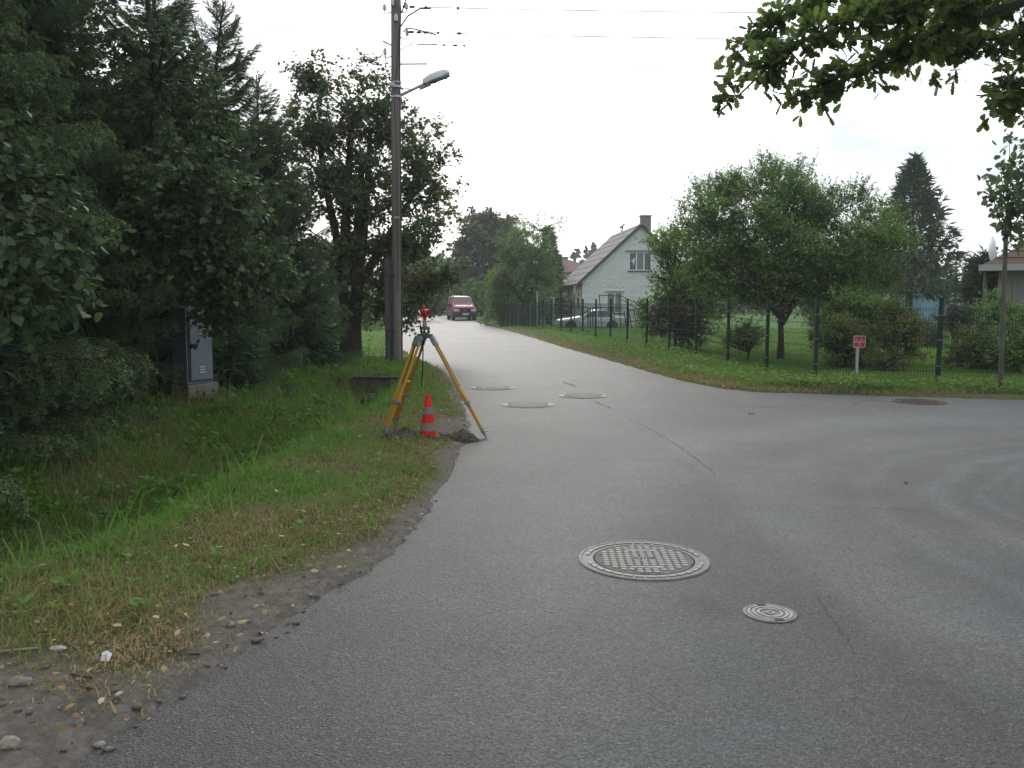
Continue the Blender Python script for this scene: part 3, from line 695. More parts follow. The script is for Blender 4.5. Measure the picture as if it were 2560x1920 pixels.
def red_roofed_house():
    x0, y0, _ = AT(1425, 700, 96)
    H = thing('far_house', (x0, y0, -.4), 'pale house with a low red hipped roof behind the willow', 'house')
    b = MB(); b.box((-1.5, 4, 2.55), (10.5, 8, 5.1)); b.obj('wall', M['plaster'], H)
    r = MB(); r.add([(-7.4, -.6, 5.05), (4.4, -.6, 5.05), (4.4, 8.6, 5.05), (-7.4, 8.6, 5.05), (-3.2, 4, 6.6), (.2, 4, 6.6)], [(0, 1, 5, 4), (1, 2, 5), (2, 3, 4, 5), (3, 0, 4), (0, 3, 2, 1)]); ro = r.obj('roof', M['red_roof'], H)
    c = MB(); c.box((-1.0, 3.4, 6.6), (.6, .6, 1.2)); c.obj('chimney', M['red_roof'], ro)
    window(H, -.9, .2, 2.9, 4.2, -.02, [GLASS, GLASS]); window(H, 1.3, 2.4, 2.9, 4.2, -.02, [GLASS, GLASS])
    x0, y0, _ = AT(1190, 700, 122)
    H = thing('far_house', (x0, y0, -.2), 'grey gabled house far down the street behind the dark round tree', 'house')
    b = MB(); b.prism([(-3, 0), (3, 0), (3, 3.2), (0, 5.6), (-3, 3.2)], 0, 9); b.obj('wall', M['plaster'], H)
    r = MB()
    for sgn in (-1, 1): r.prism([(0, 5.9), (sgn * 3.5, 3.05), (sgn * 3.5, 2.9), (0, 5.7)][::sgn], -.3, 9.3)
    r.obj('roof', M['slate'], H); window(H, -.7, .7, 1.2, 2.5, -.02, [GLASS, GLASS])
red_roofed_house()

def right_house():
    # only its near-left corner is in the frame
    x0, y0, _ = AT(2480, 700, 28.5)
    H = thing('bungalow', (x0, y0, .0), 'beige bungalow with brown roof at the right edge behind the shrubs', 'house', rz=R(-29))
    wl = mat('bungalow_wall', (.24, .215, .19), .9, var=.12, vscale=6, bump=.2, bscale=30)
    b = MB(); b.box((4.3, 4.0, 1.35), (8.2, 8, 2.7)); b.obj('wall', wl, H)
    r = MB(); r.add([(-.35, -.6, 2.72), (9, -.6, 2.72), (9, 8.6, 2.72), (-.35, 8.6, 2.72), (3.4, 4, 4.9), (5.4, 4, 4.9)], [(0, 1, 5, 4), (1, 2, 5), (2, 3, 4, 5), (3, 0, 4), (0, 3, 2, 1)])
    ro = r.obj('roof', mat('brown_roof', (.085, .052, .042), .8, var=.25, vscale=5, bump=.3, bscale=12), H)
    rows = MB()
    for k in range(1, 9):
        t = k / 9; rows.bar((-.35 + 3.75 * t, -.6 + 4.6 * t, 2.735 + 2.18 * t), (9 - 3.6 * t, -.6 + 4.6 * t, 2.735 + 2.18 * t), .05, .03, (0, -.4, 1))
    rows.obj('tile_course', M['red_roof'], ro)
    f = MB(); f.box((4.3, -.63, 2.64), (9.4, .05, .2)); f.box((-.37, 4, 2.64), (.05, 9.2, .2)); f.obj('fascia', mat('fascia', (.33, .33, .34), .6), ro)
    wf = window(H, .62, 1.55, .75, 2.3, -.02, [M['curtain']], sill=True); wf.data.materials[0] = mat('old_window_frame', (.22, .21, .20), .7)
    window(H, 2.4, 4.2, .75, 2.3, -.02, [GLASS, GLASS])
    dp = MB(); dp.tube([(-.2, -.3, 2.6), (-.2, -.3, .1)], .045, 8); dp.obj('downpipe', mat('green_pipe', (.05, .09, .055), .6), H)
    xd, yd, zd = AT(2481, 632, 29.2)
    D = thing('satellite_dish', (xd, yd, 2.72), 'white satellite dish seen almost edge on at the bungalow roof corner', 'satellite dish')
    d = MB(); prof = [(.02, -.09), (.2, -.07), (.38, 0), (.55, .06), (.56, .05), (.38, -.02), (.2, -.09), (.02, -.11)]
    Rm = (Matrix.Rotation(R(68), 3, 'Z') @ Matrix.Rotation(R(82), 3, 'X'))
    d.lathe([(a, z) for a, z in prof], 28, (0, 0, zd - 2.72), M=Rm); d.obj('reflector', mat('dish_white', (.60, .62, .64), .5), D, smooth=True)
    m = MB(); m.tube([(0, 0, 0), (0, 0, zd - 2.72)], .025, 8); m.tube([(0, 0, zd - 2.75 - .1), (-.1, -.42, zd - 2.62)], .014, 6); m.box((-.1, -.42, zd - 2.60), (.07, .07, .1)); m.obj('mast', M['dark_metal'], D)
right_house()

def container():
    x0, y0, _ = AT(2243, 750, 50)
    H = thing('shipping_container', (x0, y0, -.42), 'pale blue metal container standing behind the trees on the right', 'container', rz=R(-2))
    cm = mat('container_blue', (.27, .45, .60), .55, var=.18, vscale=1.2, stretch=(1, 1, .3)); W, h = 6.06, 3.02
    b = MB(); b.box((W / 2, 1.22, h / 2), (W - .1, 2.3, h - .1)); b.obj('body', cm, H)
    c = MB()
    for i in range(40): c.box((.12 + i * .15, .055, h / 2), (.075, .06, h - .25))
    c.obj('corrugation', cm, H)
    f = MB()
    for xx in (.04, W - .04): f.box((xx, .02, h / 2), (.10, .09, h))
    f.box((W / 2, .02, h - .06), (W - .19, .085, .12)); f.box((W / 2, .02, .07), (W - .19, .085, .14)); f.obj('frame', mat('container_frame', (.22, .30, .36), .6, var=.3, vscale=3), H)
    r = MB(); r.box((W / 2 + .02, 1.2, h + .03), (W - .06, 2.36, .05)); r.obj('roof', mat('rust_edge', (.12, .075, .055), .9), H)
    e = MB(); e.box((-.02, 1.2, h / 2), (.04, 2.1, h - .25)); e.obj('end_door', mat('container_white', (.5, .55, .56), .6, var=.2, vscale=2), H)
container()

# ================================================================== vehicles
def loft_car(stations, mt, name, parent, seg=2):
    """stations: (y, half width low, half width belt, half width roof, z low, z belt, z roof); solid skin along y"""
    V = []; F = []; n = 10
    for (y, wl, wb, wr, zl, zb, zt) in stations:
        V += [(-wl * .9, y, zl), (-wl, y, zl + .10), (-wb, y, zb * .55 + zl * .45), (-wb, y, zb), (-wr, y, zt - .05), (-wr * .78, y, zt), (wr * .78, y, zt), (wr, y, zt - .05), (wb, y, zb), (wb, y, zb * .55 + zl * .45), (wl, y, zl + .10), (wl * .9, y, zl)]
    k = 12
    for i in range(len(stations) - 1):
        for j in range(k): F.append((i * k + j, i * k + (j + 1) % k, (i + 1) * k + (j + 1) % k, (i + 1) * k + j))
    F.append(tuple(range(k))); F.append(tuple((len(stations) - 1) * k + j for j in reversed(range(k))))
    b = MB(); b.add(V, F); return b.obj(name, mt, parent, smooth=True)
def wheel(parent, c, r=.32, w=.20, rim=None):
    Rm = Matrix.Rotation(math.pi / 2, 3, 'Y')
    t = MB(); t.lathe([(r * .62, -w / 2), (r * .93, -w / 2), (r, -w * .3), (r, w * .3), (r * .93, w / 2), (r * .62, w / 2)], 24, c, M=Rm); to = t.obj('wheel', M['black'], parent, smooth=True)
    q = MB(); q.lathe([(.03, -w * .40), (r * .3, -w * .42), (r * .60, -w * .3), (r * .62, w * .3), (r * .3, w * .42), (.03, w * .40)], 20, c, M=Rm)
    q.obj('rim', rim or M['galv'], to, smooth=True)
    for s in (-1, 1):
        sp = MB()
        for k in range(5): a = k * 2 * math.pi / 5; sp.bar((c[0] + s * w * .45, c[1], c[2]), (c[0] + s * w * .40, c[1] + math.cos(a) * r * .56, c[2] + math.sin(a) * r * .56), .05, .025, (1, 0, 0))
        sp.obj('spokes', rim or M['galv'], to)

def red_van():
    # wheels: image (1116..1190, 797); about 69 m down the street, nose towards the camera
    x, y, _ = AT(1163, 790, 67.5)
    Vn = thing('parked_van', (x, y, 0.0), 'dark red minivan parked facing the camera on the right edge of the far street', 'van', rz=R(11))
    P = mat('van_paint', (.17, .016, .038), .38, spec=.5, coat=.25, var=.08, vscale=2)
    st = [(0.00, .80, .84, .70, .32, .78, .98), (.10, .90, .90, .78, .28, .86, 1.06), (.55, .92, .92, .82, .27, .98, 1.17), (.95, .92, .92, .80, .27, 1.05, 1.28), (1.25, .92, .92, .76, .27, 1.08, 1.52), (1.62, .92, .92, .73, .27, 1.08, 1.80), (1.85, .92, .92, .73, .27, 1.08, 1.90), (3.0, .92, .92, .74, .27, 1.08, 1.94), (4.4, .92, .92, .74, .27, 1.08, 1.93), (4.72, .90, .90, .72, .32, 1.05, 1.86), (4.78, .84, .86, .68, .40, 1.02, 1.75)]
    loft_car(st, P, 'body', Vn)
    bl = mat('van_trim', (.022, .023, .026), .6)
    # windscreen follows the sloping front
    g = MB(); g.add([(-.74, .985, 1.20), (.74, .985, 1.20), (.69, 1.66, 1.815), (-.69, 1.66, 1.815)], [(0, 1, 2, 3)])
    for v in range(4): g.v[v] = (g.v[v][0], g.v[v][1] - .035, g.v[v][2] + .035)
    g.f = [[0, 1, 2, 3]]; sc = mat('windscreen', (.06, .075, .09), .04, spec=1.0)
    g.add([(p[0] * .98, p[1] + .03, p[2] - .03) for p in g.v[:4]], [(3, 2, 1, 0), ]); g.obj('windscreen', sc, Vn)
    for a_, c_ in (((-.5, .93, 1.235), (.25, .94, 1.265)), ((.0, .93, 1.225), (.62, .94, 1.25))):
        wp = MB(); wp.bar(a_, c_, .02, .02); wp.obj('wiper', bl, Vn)
    for s in (-1, 1):
        for (a, b_, zt) in ((1.42, 2.25, 1.70), (2.35, 3.45, 1.73), (3.55, 4.55, 1.72)):
            q = MB(); a2 = a + .22 if a < 2 else a
            q.add([(s * .915, a, 1.12), (s * .915, b_, 1.12), (s * .765, b_, zt), (s * .765, a2, zt), (s * .85, a, 1.12), (s * .85, b_, 1.12), (s * .70, b_, zt), (s * .70, a2, zt)], [(0, 1, 2, 3), (4, 7, 6, 5), (0, 4, 5, 1), (1, 5, 6, 2), (2, 6, 7, 3), (3, 7, 4, 0)]); q.obj('side_window', GLASS, Vn)
        hl = MB(); hl.box((s * .66, .035, .80), (.40, .10, .17)); hl.obj('headlight', mat('headlight', (.55, .60, .66), .12, spec=1.0), Vn, bevel=.02)
        mi = MB(); mi.box((s * 1.02, 1.25, 1.18), (.20, .10, .24)); mi.bar((s * .9, 1.3, 1.12), (s * 1.0, 1.26, 1.14), .05, .05); mi.obj('mirror', bl, Vn, bevel=.02)
        for yy in (.85, 3.75):
            wheel(Vn, (s * .82, yy, .32), .32, .22, M['dark_metal'])
            ar = MB(); ar.lathe([(.36, -.06), (.40, -.06), (.40, .06), (.36, .06)], 20, (s * .875, yy, .33), M=Matrix.Rotation(math.pi / 2, 3, 'Y')); ar.obj('wheel_arch', bl, Vn)
    bp = MB(); bp.box((0, .02, .45), (1.80, .30, .34)); bp.obj('bumper', bl, Vn, bevel=.05)
    gr = MB(); gr.box((0, .012, .80), (.88, .06, .13)); gr.obj('grille', bl, Vn)
    em = MB(); em.lathe([(.052, 0), (.066, 0), (.066, .012), (.052, .012)], 20, (0, -.02, .80), M=Matrix.Rotation(math.pi / 2, 3, 'X'))
    em.bar((-.04, -.03, .84), (0, -.03, .765), .012, .01, (0, 1, 0)); em.bar((.04, -.03, .84), (0, -.03, .765), .012, .01, (0, 1, 0)); em.obj('emblem', M['galv'], Vn)
    pl = MB(); pl.box((0, -.14, .50), (.52, .02, .11)); pl.obj('number_plate', mat('number_plate', (.62, .68, .72), .4), Vn)
    eb = MB(); eb.box((-.235, -.152, .50), (.045, .008, .105)); eb.obj('plate_band', mat('plate_blue', (.03, .08, .30), .4), Vn)
    pp = MB(); pp.box((.35, .96, 1.28), (.1, .006, .12)); pp.obj('windscreen_sticker', M['pvc'], Vn)
red_van()

def silver_car():
    x, y, _ = AT(1477, 800, 58)
    C_ = thing('silver_sedan', (x, y, -.45), 'silver sedan parked sideways in front of the white brick house', 'car', rz=R(-88))
    P = mat('silver_paint', (.50, .54, .58), .30, metal=.35, spec=.6, coat=.4)
    st = [(-2.36, .62, .66, .50, .36, .55, .66), (-2.25, .80, .82, .66, .25, .62, .76), (-1.6, .88, .89, .76, .20, .72, .86), (-.95, .89, .89, .76, .20, .80, .95), (-.78, .89, .89, .74, .20, .83, 1.00), (-.15, .89, .89, .62, .20, .86, 1.34), (.35, .89, .89, .60, .20, .87, 1.42), (.85, .89, .89, .60, .20, .88, 1.39), (1.40, .89, .89, .63, .20, .89, 1.15), (1.65, .88, .88, .72, .20, .89, 1.03), (2.1, .86, .87, .76, .24, .86, .99), (2.36, .78, .80, .66, .36, .78, .92)]
    loft_car(st, P, 'body', C_)
    for s in (-1, 1):
        for pts in ([(-.62, .90), (.30, .93), (.30, 1.345), (-.08, 1.30)], [(.36, .93), (1.42, .955), (1.08, 1.24), (.80, 1.345), (.36, 1.355)]):
            q = MB(); n = len(pts); wx = lambda z: .905 - (z - .88) * .56
            q.add([(s * wx(z), y_, z) for y_, z in pts] + [(s * (wx(z) - .08), y_, z) for y_, z in pts], [tuple(range(n)), tuple(reversed(range(n, 2 * n)))] + [(i, i + n, (i + 1) % n + n, (i + 1) % n) for i in range(n)]); q.obj('side_window', GLASS, C_)
        for yy in (-1.42, 1.32):
            wheel(C_, (s * .80, yy, .32), .32, .20)
            ar = MB(); ar.lathe([(.0, -.02), (.37, -.02), (.37, .02), (0, .02)], 22, (s * .882, yy, .34), M=Matrix.Rotation(math.pi / 2, 3, 'Y')); ar.obj('wheel_arch', M['black'], C_)
        tl = MB(); tl.box((s * .66, 2.26, .78), (.30, .26, .17)); tl.obj('tail_light', mat('tail_light', (.22, .03, .03), .25), C_, bevel=.02)
        hl = MB(); hl.box((s * .62, -2.22, .62), (.34, .22, .14)); hl.obj('headlight', mat('headlight_clear', (.5, .55, .6), .15, spec=1.0), C_, bevel=.02)
        mi = MB(); mi.box((s * .97, -.55, .95), (.16, .12, .12)); mi.obj('mirror', P, C_, bevel=.02)
        for yy in (.12, 1.02):
            dh = MB(); dh.box((s * .90, yy, .77), (.03, .16, .03)); dh.obj('door_handle', M['galv'], C_)
    for nm, y0, z0, y1, z1, w0, w1 in (('windscreen', -.80, .99, -.12, 1.345, .70, .58), ('rear_window', 1.50, 1.11, .95, 1.36, .62, .56)):
        q = MB(); q.add([(-w0, y0, z0 + .02), (w0, y0, z0 + .02), (w1, y1, z1 + .02), (-w1, y1, z1 + .02)], [(0, 1, 2, 3)]); q.obj(nm, GLASS, C_)
    for yy in (-2.30, 2.31):
        bp = MB(); bp.box((0, yy, .43), (1.5, .15, .2)); bp.obj('bumper', P, C_, bevel=.04)
silver_car()

# ================================================================== fence and things beside it
M['fence_green'] = mat('fence_green', (.010, .036, .024), .6, spec=.2)
M['clip'] = mat('fence_clip', (.15, .18, .18), .5)
FD = Vector((-.158, .9874, 0))
F0 = Vector((5.80, 16.4, 0)); SP = 2.07
def fence_mesh_panel(a, b, z0a, z0b, h, wires_v=.05):
    """welded wire panel between posts: vertical wires and double horizontals, all real bars"""
    d = (b - a); L_ = d.length; d = d.normalized(); nrm = Vector((-d.y, d.x, 0)); dist = (a + b).length / 2
    V = []; T = []
    def bar(p, q, w, t):
        n = len(V); ax = (q - p).normalized(); s = ax.cross(nrm).normalized() * w / 2; tt = nrm * t / 2
        for e in (p, q): V.extend([tuple(e - s), tuple(e + tt), tuple(e + s), tuple(e - tt)])
        for k in range(4): T.append((n + k, n + (k + 1) % 4, n + 4 + (k + 1) % 4, n + 4 + k))
    nv = int(L_ / wires_v)
    for i in range(1, nv):
        p = a + d * (i * L_ / nv); z0 = z0a + (z0b - z0a) * i / nv
        bar(p + Vector((0, 0, z0 + .06)), p + Vector((0, 0, z0 + h + .03)), .0055, .0055)
    for zz in (.08, .28, .30, .52, .72, .74, .96, 1.16, 1.18, h - .04, h - .01):
        bar(a + Vector((0, 0, z0a + zz)) + nrm * .006, b + Vector((0, 0, z0b + zz)) + nrm * .006, .007, .007)
    return np_mesh('mesh_panel', V, np.array(T), M['fence_green'])
def fence():
    FN = thing('wire_mesh_fence', (F0.x, F0.y, hz(F0.x, F0.y)), 'dark green welded wire mesh fence around the lawn, with posts and grey clips', 'fence')
    org = Vector(FN.location)
    pts = [F0 + FD * (SP * k) for k in range(17)]
    side = [F0 + Vector((2.13, -.45, 0)), F0 + Vector((4.26, -.90, 0)), F0 + Vector((6.4, -1.35, 0))]
    def post(p):
        z = hz(p.x, p.y); b = MB(); b.box((0, 0, .62), (.062, .06, 2.0 - (.0))); H_ = 1.62 - z
        b.v = [(x, y, (H_ if zz > .6 else -.3)) for x, y, zz in b.v]
        po = b.obj('post', M['fence_green'], FN, loc=Vector((p.x, p.y, z)) - org)
        c = MB(); c.box((0, 0, H_ + .008), (.068, .066, .02)); c.obj('cap', M['fence_green'], po)
        for zz in (.30, .78, 1.24):
            k = MB(); k.box((0, 0, zz), (.078, .076, .016)); k.obj('clip', M['clip'], po)
        return z
    zs = [post(p) for p in pts]; z2 = [post(p) for p in side]
    allp = list(zip(pts, zs)); sp = list(zip([pts[0]] + side, [zs[0]] + z2))
    for seq in (allp, sp):
        for (a, za), (b, zb) in zip(seq[:-1], seq[1:]):
            me = fence_mesh_panel(a - org, b - org, za - org.z, zb - org.z, 1.53 - min(za, zb))
            link('mesh_panel', me, FN)
fence()

def red_sign():
    x, y = G(2141, 962); z = hz(x, y)
    S = thing('marker_sign', (x, y, z - .15), 'small square red utility marker sign on a grey post in front of the fence', 'sign')
    p = MB(); p.box((0, .02, .44), (.045, .045, 1.04)); p.obj('post', M['galv'], S)
    b = MB(); b.box((.02, -.012, .90), (.22, .016, .215)); pb = b.obj('plate', mat('sign_red', (.36, .022, .035), .45), S)
    w = MB(); wm = mat('sign_white', (.62, .55, .55), .5)
    for zz in (.795, 1.005): w.box((.02, -.0225, zz), (.22, .005, .008))
    for xx in (-.086, .126): w.box((xx, -.0225, .90), (.008, .005, .202))
    w.box((.02, -.0225, .895), (.205, .005, .010)); w.box((.02, -.0225, .860), (.013, .005, .06))
    w.obj('border', wm, pb)
    t = MB()
    for i, xx in enumerate((-.05, -.033, -.016, .035, .052, .069)): t.box((xx, -.0215, .933), (.011, .003, .026))
    t.box((.008, -.0215, .812), (.010, .003, .018)); t.box((.034, -.0215, .812), (.010, .003, .018)); t.obj('figures', mat('sign_print', (.45, .30, .30), .5), pb)
red_sign()
def stone_slab():
    x, y = G(2040, 966); z = hz(x, y)
    S = MB(); S.box((0, 0, .06), (.46, .3, .05)); S.box((.0, .02, -.01), (.30, .22, .12)); o = S.obj('stone_slab', M['concrete'], None, bevel=.015, loc=(x, y - .22, z))
    tag(o, 'flat concrete slab lying at the foot of the corner fence post', 'slab')
stone_slab()
def garden_frames():
    rust = mat('rusty_steel', (.085, .058, .045), .8, var=.3, vscale=8)
    gz = -.05
    x, y, _ = AT(1500, 800, 44); T_ = thing('swing_frame_stand', (x, y, hz(x, y)), 'bare rusty tube frame of a garden swing standing on the lawn before the silver car', 'frame')
    b = MB(); s = 44 / FPX
    def p(px, py, dy=0): q = AT(px, py, 44 + dy); return (q[0] - x, q[1] - y, q[2] - T_.location.z)
    for a, c in (((1498, 738), (1505, 825)), ((1498, 738), (1548, 740)), ((1532, 738), (1538, 828)), ((1548, 740), (1552, 826))): b.bar(p(*a), p(*c), .045, .045, (0, 1, 0))
    b.obj('upright', rust, T_)
    c_ = MB(); L0, L1 = (1548, 738), (1612, 768)
    for dy in (0, .5): c_.bar(p(*L0, dy), p(*L1, dy), .035, .035, (0, 1, 0)); c_.bar(p(1552, 748, dy), p(1600, 776, dy), .03, .03, (0, 1, 0))
    for k in range(5):
        t = k / 4; c_.bar(p(L0[0] + 64 * t, L0[1] + 30 * t), p(1552 + 48 * t, 748 + 28 * t), .025, .025, (0, 1, 0))
    c_.obj('sloping_ladder', rust, T_)
    r = MB()
    for a, c in (((1568, 777), (1612, 768)), ((1560, 805), (1614, 800)), ((1612, 768), (1618, 815)), ((1598, 772), (1606, 818)), ((1585, 775), (1592, 822)), ((1572, 776), (1580, 824)), ((1560, 778), (1568, 828))): r.bar(p(*a), p(*c), .05, .05, (0, 1, 0))
    r.obj('railing', rust, T_)
    x, y, _ = AT(1440, 800, 49); Q_ = thing('low_railing', (x, y, hz(x, y)), 'low dark green tubular railing on the lawn left of the silver car', 'railing')
    def p2(px, py): q = AT(px, py, 49); return (q[0] - x, q[1] - y, q[2] - Q_.location.z)
    b = MB()
    for a, c in (((1402, 767), (1470, 768)), ((1482, 769), (1572, 770))): b.bar(p2(*a), p2(*c), .05, .05)
    b.obj('rail', M['fence_green'], Q_)
    u = MB()
    for xx, yb in ((1404, 818), (1436, 818), (1470, 818), (1476, 818), (1482, 816), (1530, 816), (1571, 816)): u.bar(p2(xx, 768), p2(xx, yb), .06, .06, (0, 1, 0))
    u.obj('upright', M['fence_green'], Q_)
    for px, y0, y1, Y_, lab in ((1343, 730, 800, 47, 'slim white post by the garden gate beside the willow'), (1384, 745, 800, 50, 'white post with a bent top left of the low green railing'), (1071, 738, 772, 105, 'thin pale post on the far street verge by the dark hedge')):
        xx, yy, zt = AT(px, y0, Y_); zb = hz(xx, yy); o = thing('white_post', (xx, yy, zb), lab, 'post')
        b = MB(); b.box((0, 0, (zt - zb) / 2 - .1), (.06, .06, zt - zb + .2)); b.obj('shaft', M['galv'], o)
        c = MB(); c.box((-.05 if px == 1384 else 0, 0, zt - zb + .02), (.3 if px == 1384 else .09, .09, .05)); c.obj('cap', M['galv'], o)
    # dark boarded gate beside the willow trunk
    x, y, _ = AT(1300, 790, 50); g = thing('garden_gate', (x, y, 0), 'dark garden gate half hidden under the willow', 'gate')
    for i in range(9):
        b = MB(); b.box((-.95 + i * .24, 0, .70), (.20, .025, 1.25)); b.obj('board', mat('gate_board', (.010, .016, .015), .7) if i == 0 else bpy.data.materials['gate_board'], g)
    b = MB(); b.bar((-1.1, .03, .35), (1.1, .03, .35), .06, .03); b.bar((-1.1, .03, 1.1), (1.1, .03, 1.1), .06, .03)
    for xx in (-1.12, 1.12): b.box((xx, .02, .7), (.09, .09, 1.5))
    b.obj('gate_frame', M['fence_green'], g)
garden_frames()

# ================================================================== utility pole, lamp, wires
PX, PY = -3.02, 22.0
def pole():
    z = hz(PX, PY)
    P = thing('utility_pole', (PX, PY, z), 'tall weathered utility pole strapped to a short dark concrete stub', 'utility pole')
    top = 10.3
    b = MB(); b.tube([(.09, 0, -.3), (.09, 0, 0), (.12, 0, 5), (.165, 0, top)], [.135, .135, .122, .112], 14); b.obj('shaft', M['pole_wood'], P, smooth=True)
    s = MB(); s.box((-.145, -.02, 1.15), (.12, .20, 2.9)); s.box((-.055, .03, 1.1), (.075, .14, 2.8)); s.obj('stub', M['concrete_dark'], P, bevel=.012)
    bd = MB()
    for zz in (.75, 2.15): bd.bar((-.215, -.135, zz + .03), (.06, -.142, zz + .03), .010, .022)
    bd.obj('strap', M['dark_metal'], P)
    pl = MB(); pl.box((.13, -.128, 3.62), (.13, .012, .05)); pl.obj('number_plate', mat('pole_plate', (.42, .42, .40), .6), P)
    bn = MB()
    for zz in (6.80, 6.92): bn.lathe([(.119, zz), (.128, zz), (.128, zz + .035), (.119, zz + .035)], 18, (.14, 0, 0))
    bn.box((.05, -.125, 6.87), (.16, .02, .08)); bn.obj('band', M['galv'], P)
    # pin insulators on hooks
    def ins(sx, yy, zz, side):
        a = MB(); a.tube([(.15 + side * .11, yy, zz - .04), (.15 + side * .20, yy, zz - .09), (.15 + side * .27, yy, zz - .07), (.15 + side * .27, yy, zz + .03)], .012, 6); ho = a.obj('hook', M['dark_metal'], P)
        c = MB(); c.lathe([(.02, 0), (.04, .005), (.048, .03), (.04, .055), (.046, .07), (.046, .10), (.032, .11), (.034, .135), (.02, .15)], 14, (.15 + side * .27, yy, zz)); c.obj('insulator', M['porcelain'], ho, smooth=True)
    for q in ((0, -.02, 8.66, -1), (0, 0, 8.70, 1), (0, .05, 8.08, 1), (0, -.05, 7.60, -1), (0, 0, 9.15, 1), (0, 0, 9.2, -1)): ins(*q)
    for zz in (8.36, 8.72):
        c = MB(); c.lathe([(.02, 0), (.04, .005), (.048, .03), (.04, .06), (.046, .075), (.046, .12), (.034, .13), (.034, .16), (.02, .17)], 14, (.15 + (.03 if zz < 8.5 else -.06), -.16, zz)); c.obj('insulator', M['porcelain'], P, smooth=True)
    # cables clipped to the shaft
    ca = MB(); cr = [(.235, -.10, 0)]
    ca.tube([(.21, -.07, 0), (.23, -.07, 3), (.235, -.06, 6.0), (.25, -.06, 7.65), (.27, -.05, 8.2), (.29, 0, 9.0)], .014, 6)
    ca.tube([(.14, -.13, 1.8), (.15, -.125, 5.2), (.10, -.12, 6.6), (.17, -.12, 7.2), (.22, -.10, 7.85), (.27, -.05, 8.35)], .011, 6)
    ca.tube([(.03, -.11, 6.6), (.0, -.10, 6.9), (-.0, -.11, 7.1)], .011, 6)
    ca.tube([(.27, 0, 8.28), (.45, -.02, 8.52), (.75, -.02, 8.70), (1.02, 0, 8.71)], .018, 6)
    ca.tube([(.30, 0, 8.6), (.40, -.02, 8.9), (.62, -.02, 9.15), (.9, 0, 9.3)], .018, 6)
    ca.tube([(.33, 0, 8.14), (.42, 0, 8.24), (.62, 0, 8.22), (1.15, 0, 8.08)], .016, 6)
    ca.tube([(.27, -.02, 7.72), (.5, 0, 7.84), (.7, 0, 8.05)], .009, 6); ca.obj('cable', M['dark_metal'], P, smooth=True)
    tr = MB(); tr.bar((.03, -.02, 7.83), (-.16, -.1, 7.90), .025, .025); tr.obj('cross_arm', M['dark_metal'], P)
    # --- lamp
    x0 = PX + .14; Lm = thing('street_lamp', (x0, PY, z + 6.66), 'grey cobra head street lamp on a short arm fixed to the utility pole', 'street lamp')
    a = MB(); a.tube([(.06, 0, -.05), (.50, 0, .15), (.72, 0, .25)], [.040, .036, .034], 10); a.obj('arm', M['galv'], Lm, smooth=True)
    a = MB(); a.tube([(.1, 0, .15), (.36, 0, .12)], .012, 6); a.lathe([(.13, .14), (.14, .14), (.14, .19), (.13, .19)], 16, (0, 0, 0)); a.lathe([(.13, -.1), (.14, -.1), (.14, -.05), (.13, -.05)], 16, (0, 0, 0)); a.obj('bracket', M['galv'], Lm)
    ang = R(21); ca_, sa_ = math.cos(ang), math.sin(ang)
    def along(t, h): return (.68 + .9 * (t * ca_ - h * sa_), 0, .20 + .9 * (t * sa_ + h * ca_))
    V = []; F = []; n = 12
    prof = [(0.0, .05, .06, .03), (.04, .12, .16, .02), (.25, .16, .21, .02), (.50, .155, .22, .02), (.72, .10, .17, .03), (.80, .03, .08, .04)]   # t, half width, height above, base
    for (t, wd, h, bz) in prof:
        for k in range(n + 1):
            a_ = math.pi * k / n; q = along(t, bz + math.sin(a_) * h); V.append((q[0], math.cos(a_) * wd, q[2]))
    for i in range(len(prof) - 1):
        for k in range(n): F.append((i * (n + 1) + k, i * (n + 1) + k + 1, (i + 1) * (n + 1) + k + 1, (i + 1) * (n + 1) + k))
        F.append((i * (n + 1) + n, i * (n + 1), (i + 1) * (n + 1), (i + 1) * (n + 1) + n))
    F.append(tuple(range(n + 1))); F.append(tuple((len(prof) - 1) * (n + 1) + k for k in reversed(range(n + 1))))
    h = MB(); h.add(V, F); h.obj('housing', M['lamp_white'], Lm, smooth=True)
    g = MB()
    for k in range(1): 
        q = along(.42, .02); g.box(q, (.64, .25, .05), M=Matrix.Rotation(-ang, 3, 'Y'))
    q = along(.03, -.015); g.box(q, (.30, .10, .09), M=Matrix.Rotation(-ang, 3, 'Y')); g.obj('gear_tray', mat('gear_tray', (.28, .29, .29), .6), Lm)
    gl = MB(); V = []; F = []; pr = [(.24, .02, 0), (.30, .10, -.05), (.45, .125, -.085), (.62, .11, -.075), (.74, .05, -.02)]
    for (t, wd, hh) in pr:
        for k in range(9):
            a_ = math.pi * k / 8; q = along(t, -.005 + math.sin(a_) * hh); V.append((q[0], math.cos(a_) * wd, q[2]))
    for i in range(len(pr) - 1):
        for k in range(8): F.append((i * 9 + k, i * 9 + k + 1, (i + 1) * 9 + k + 1, (i + 1) * 9 + k))
    gm = bpy.data.materials.new('lamp_glass'); gm.use_nodes = True; bb = gm.node_tree.nodes['Principled BSDF']; bb.inputs['Transmission Weight'].default_value = .85; bb.inputs['Roughness'].default_value = .12; bb.inputs['IOR'].default_value = 1.05; bb.inputs['Base Color'].default_value = (.85, .88, .88, 1)
    gl.add(V, F); gl.obj('lens', gm, Lm, smooth=True)
    # --- wires
    wm = mat('wire', (.05, .052, .055), .6)
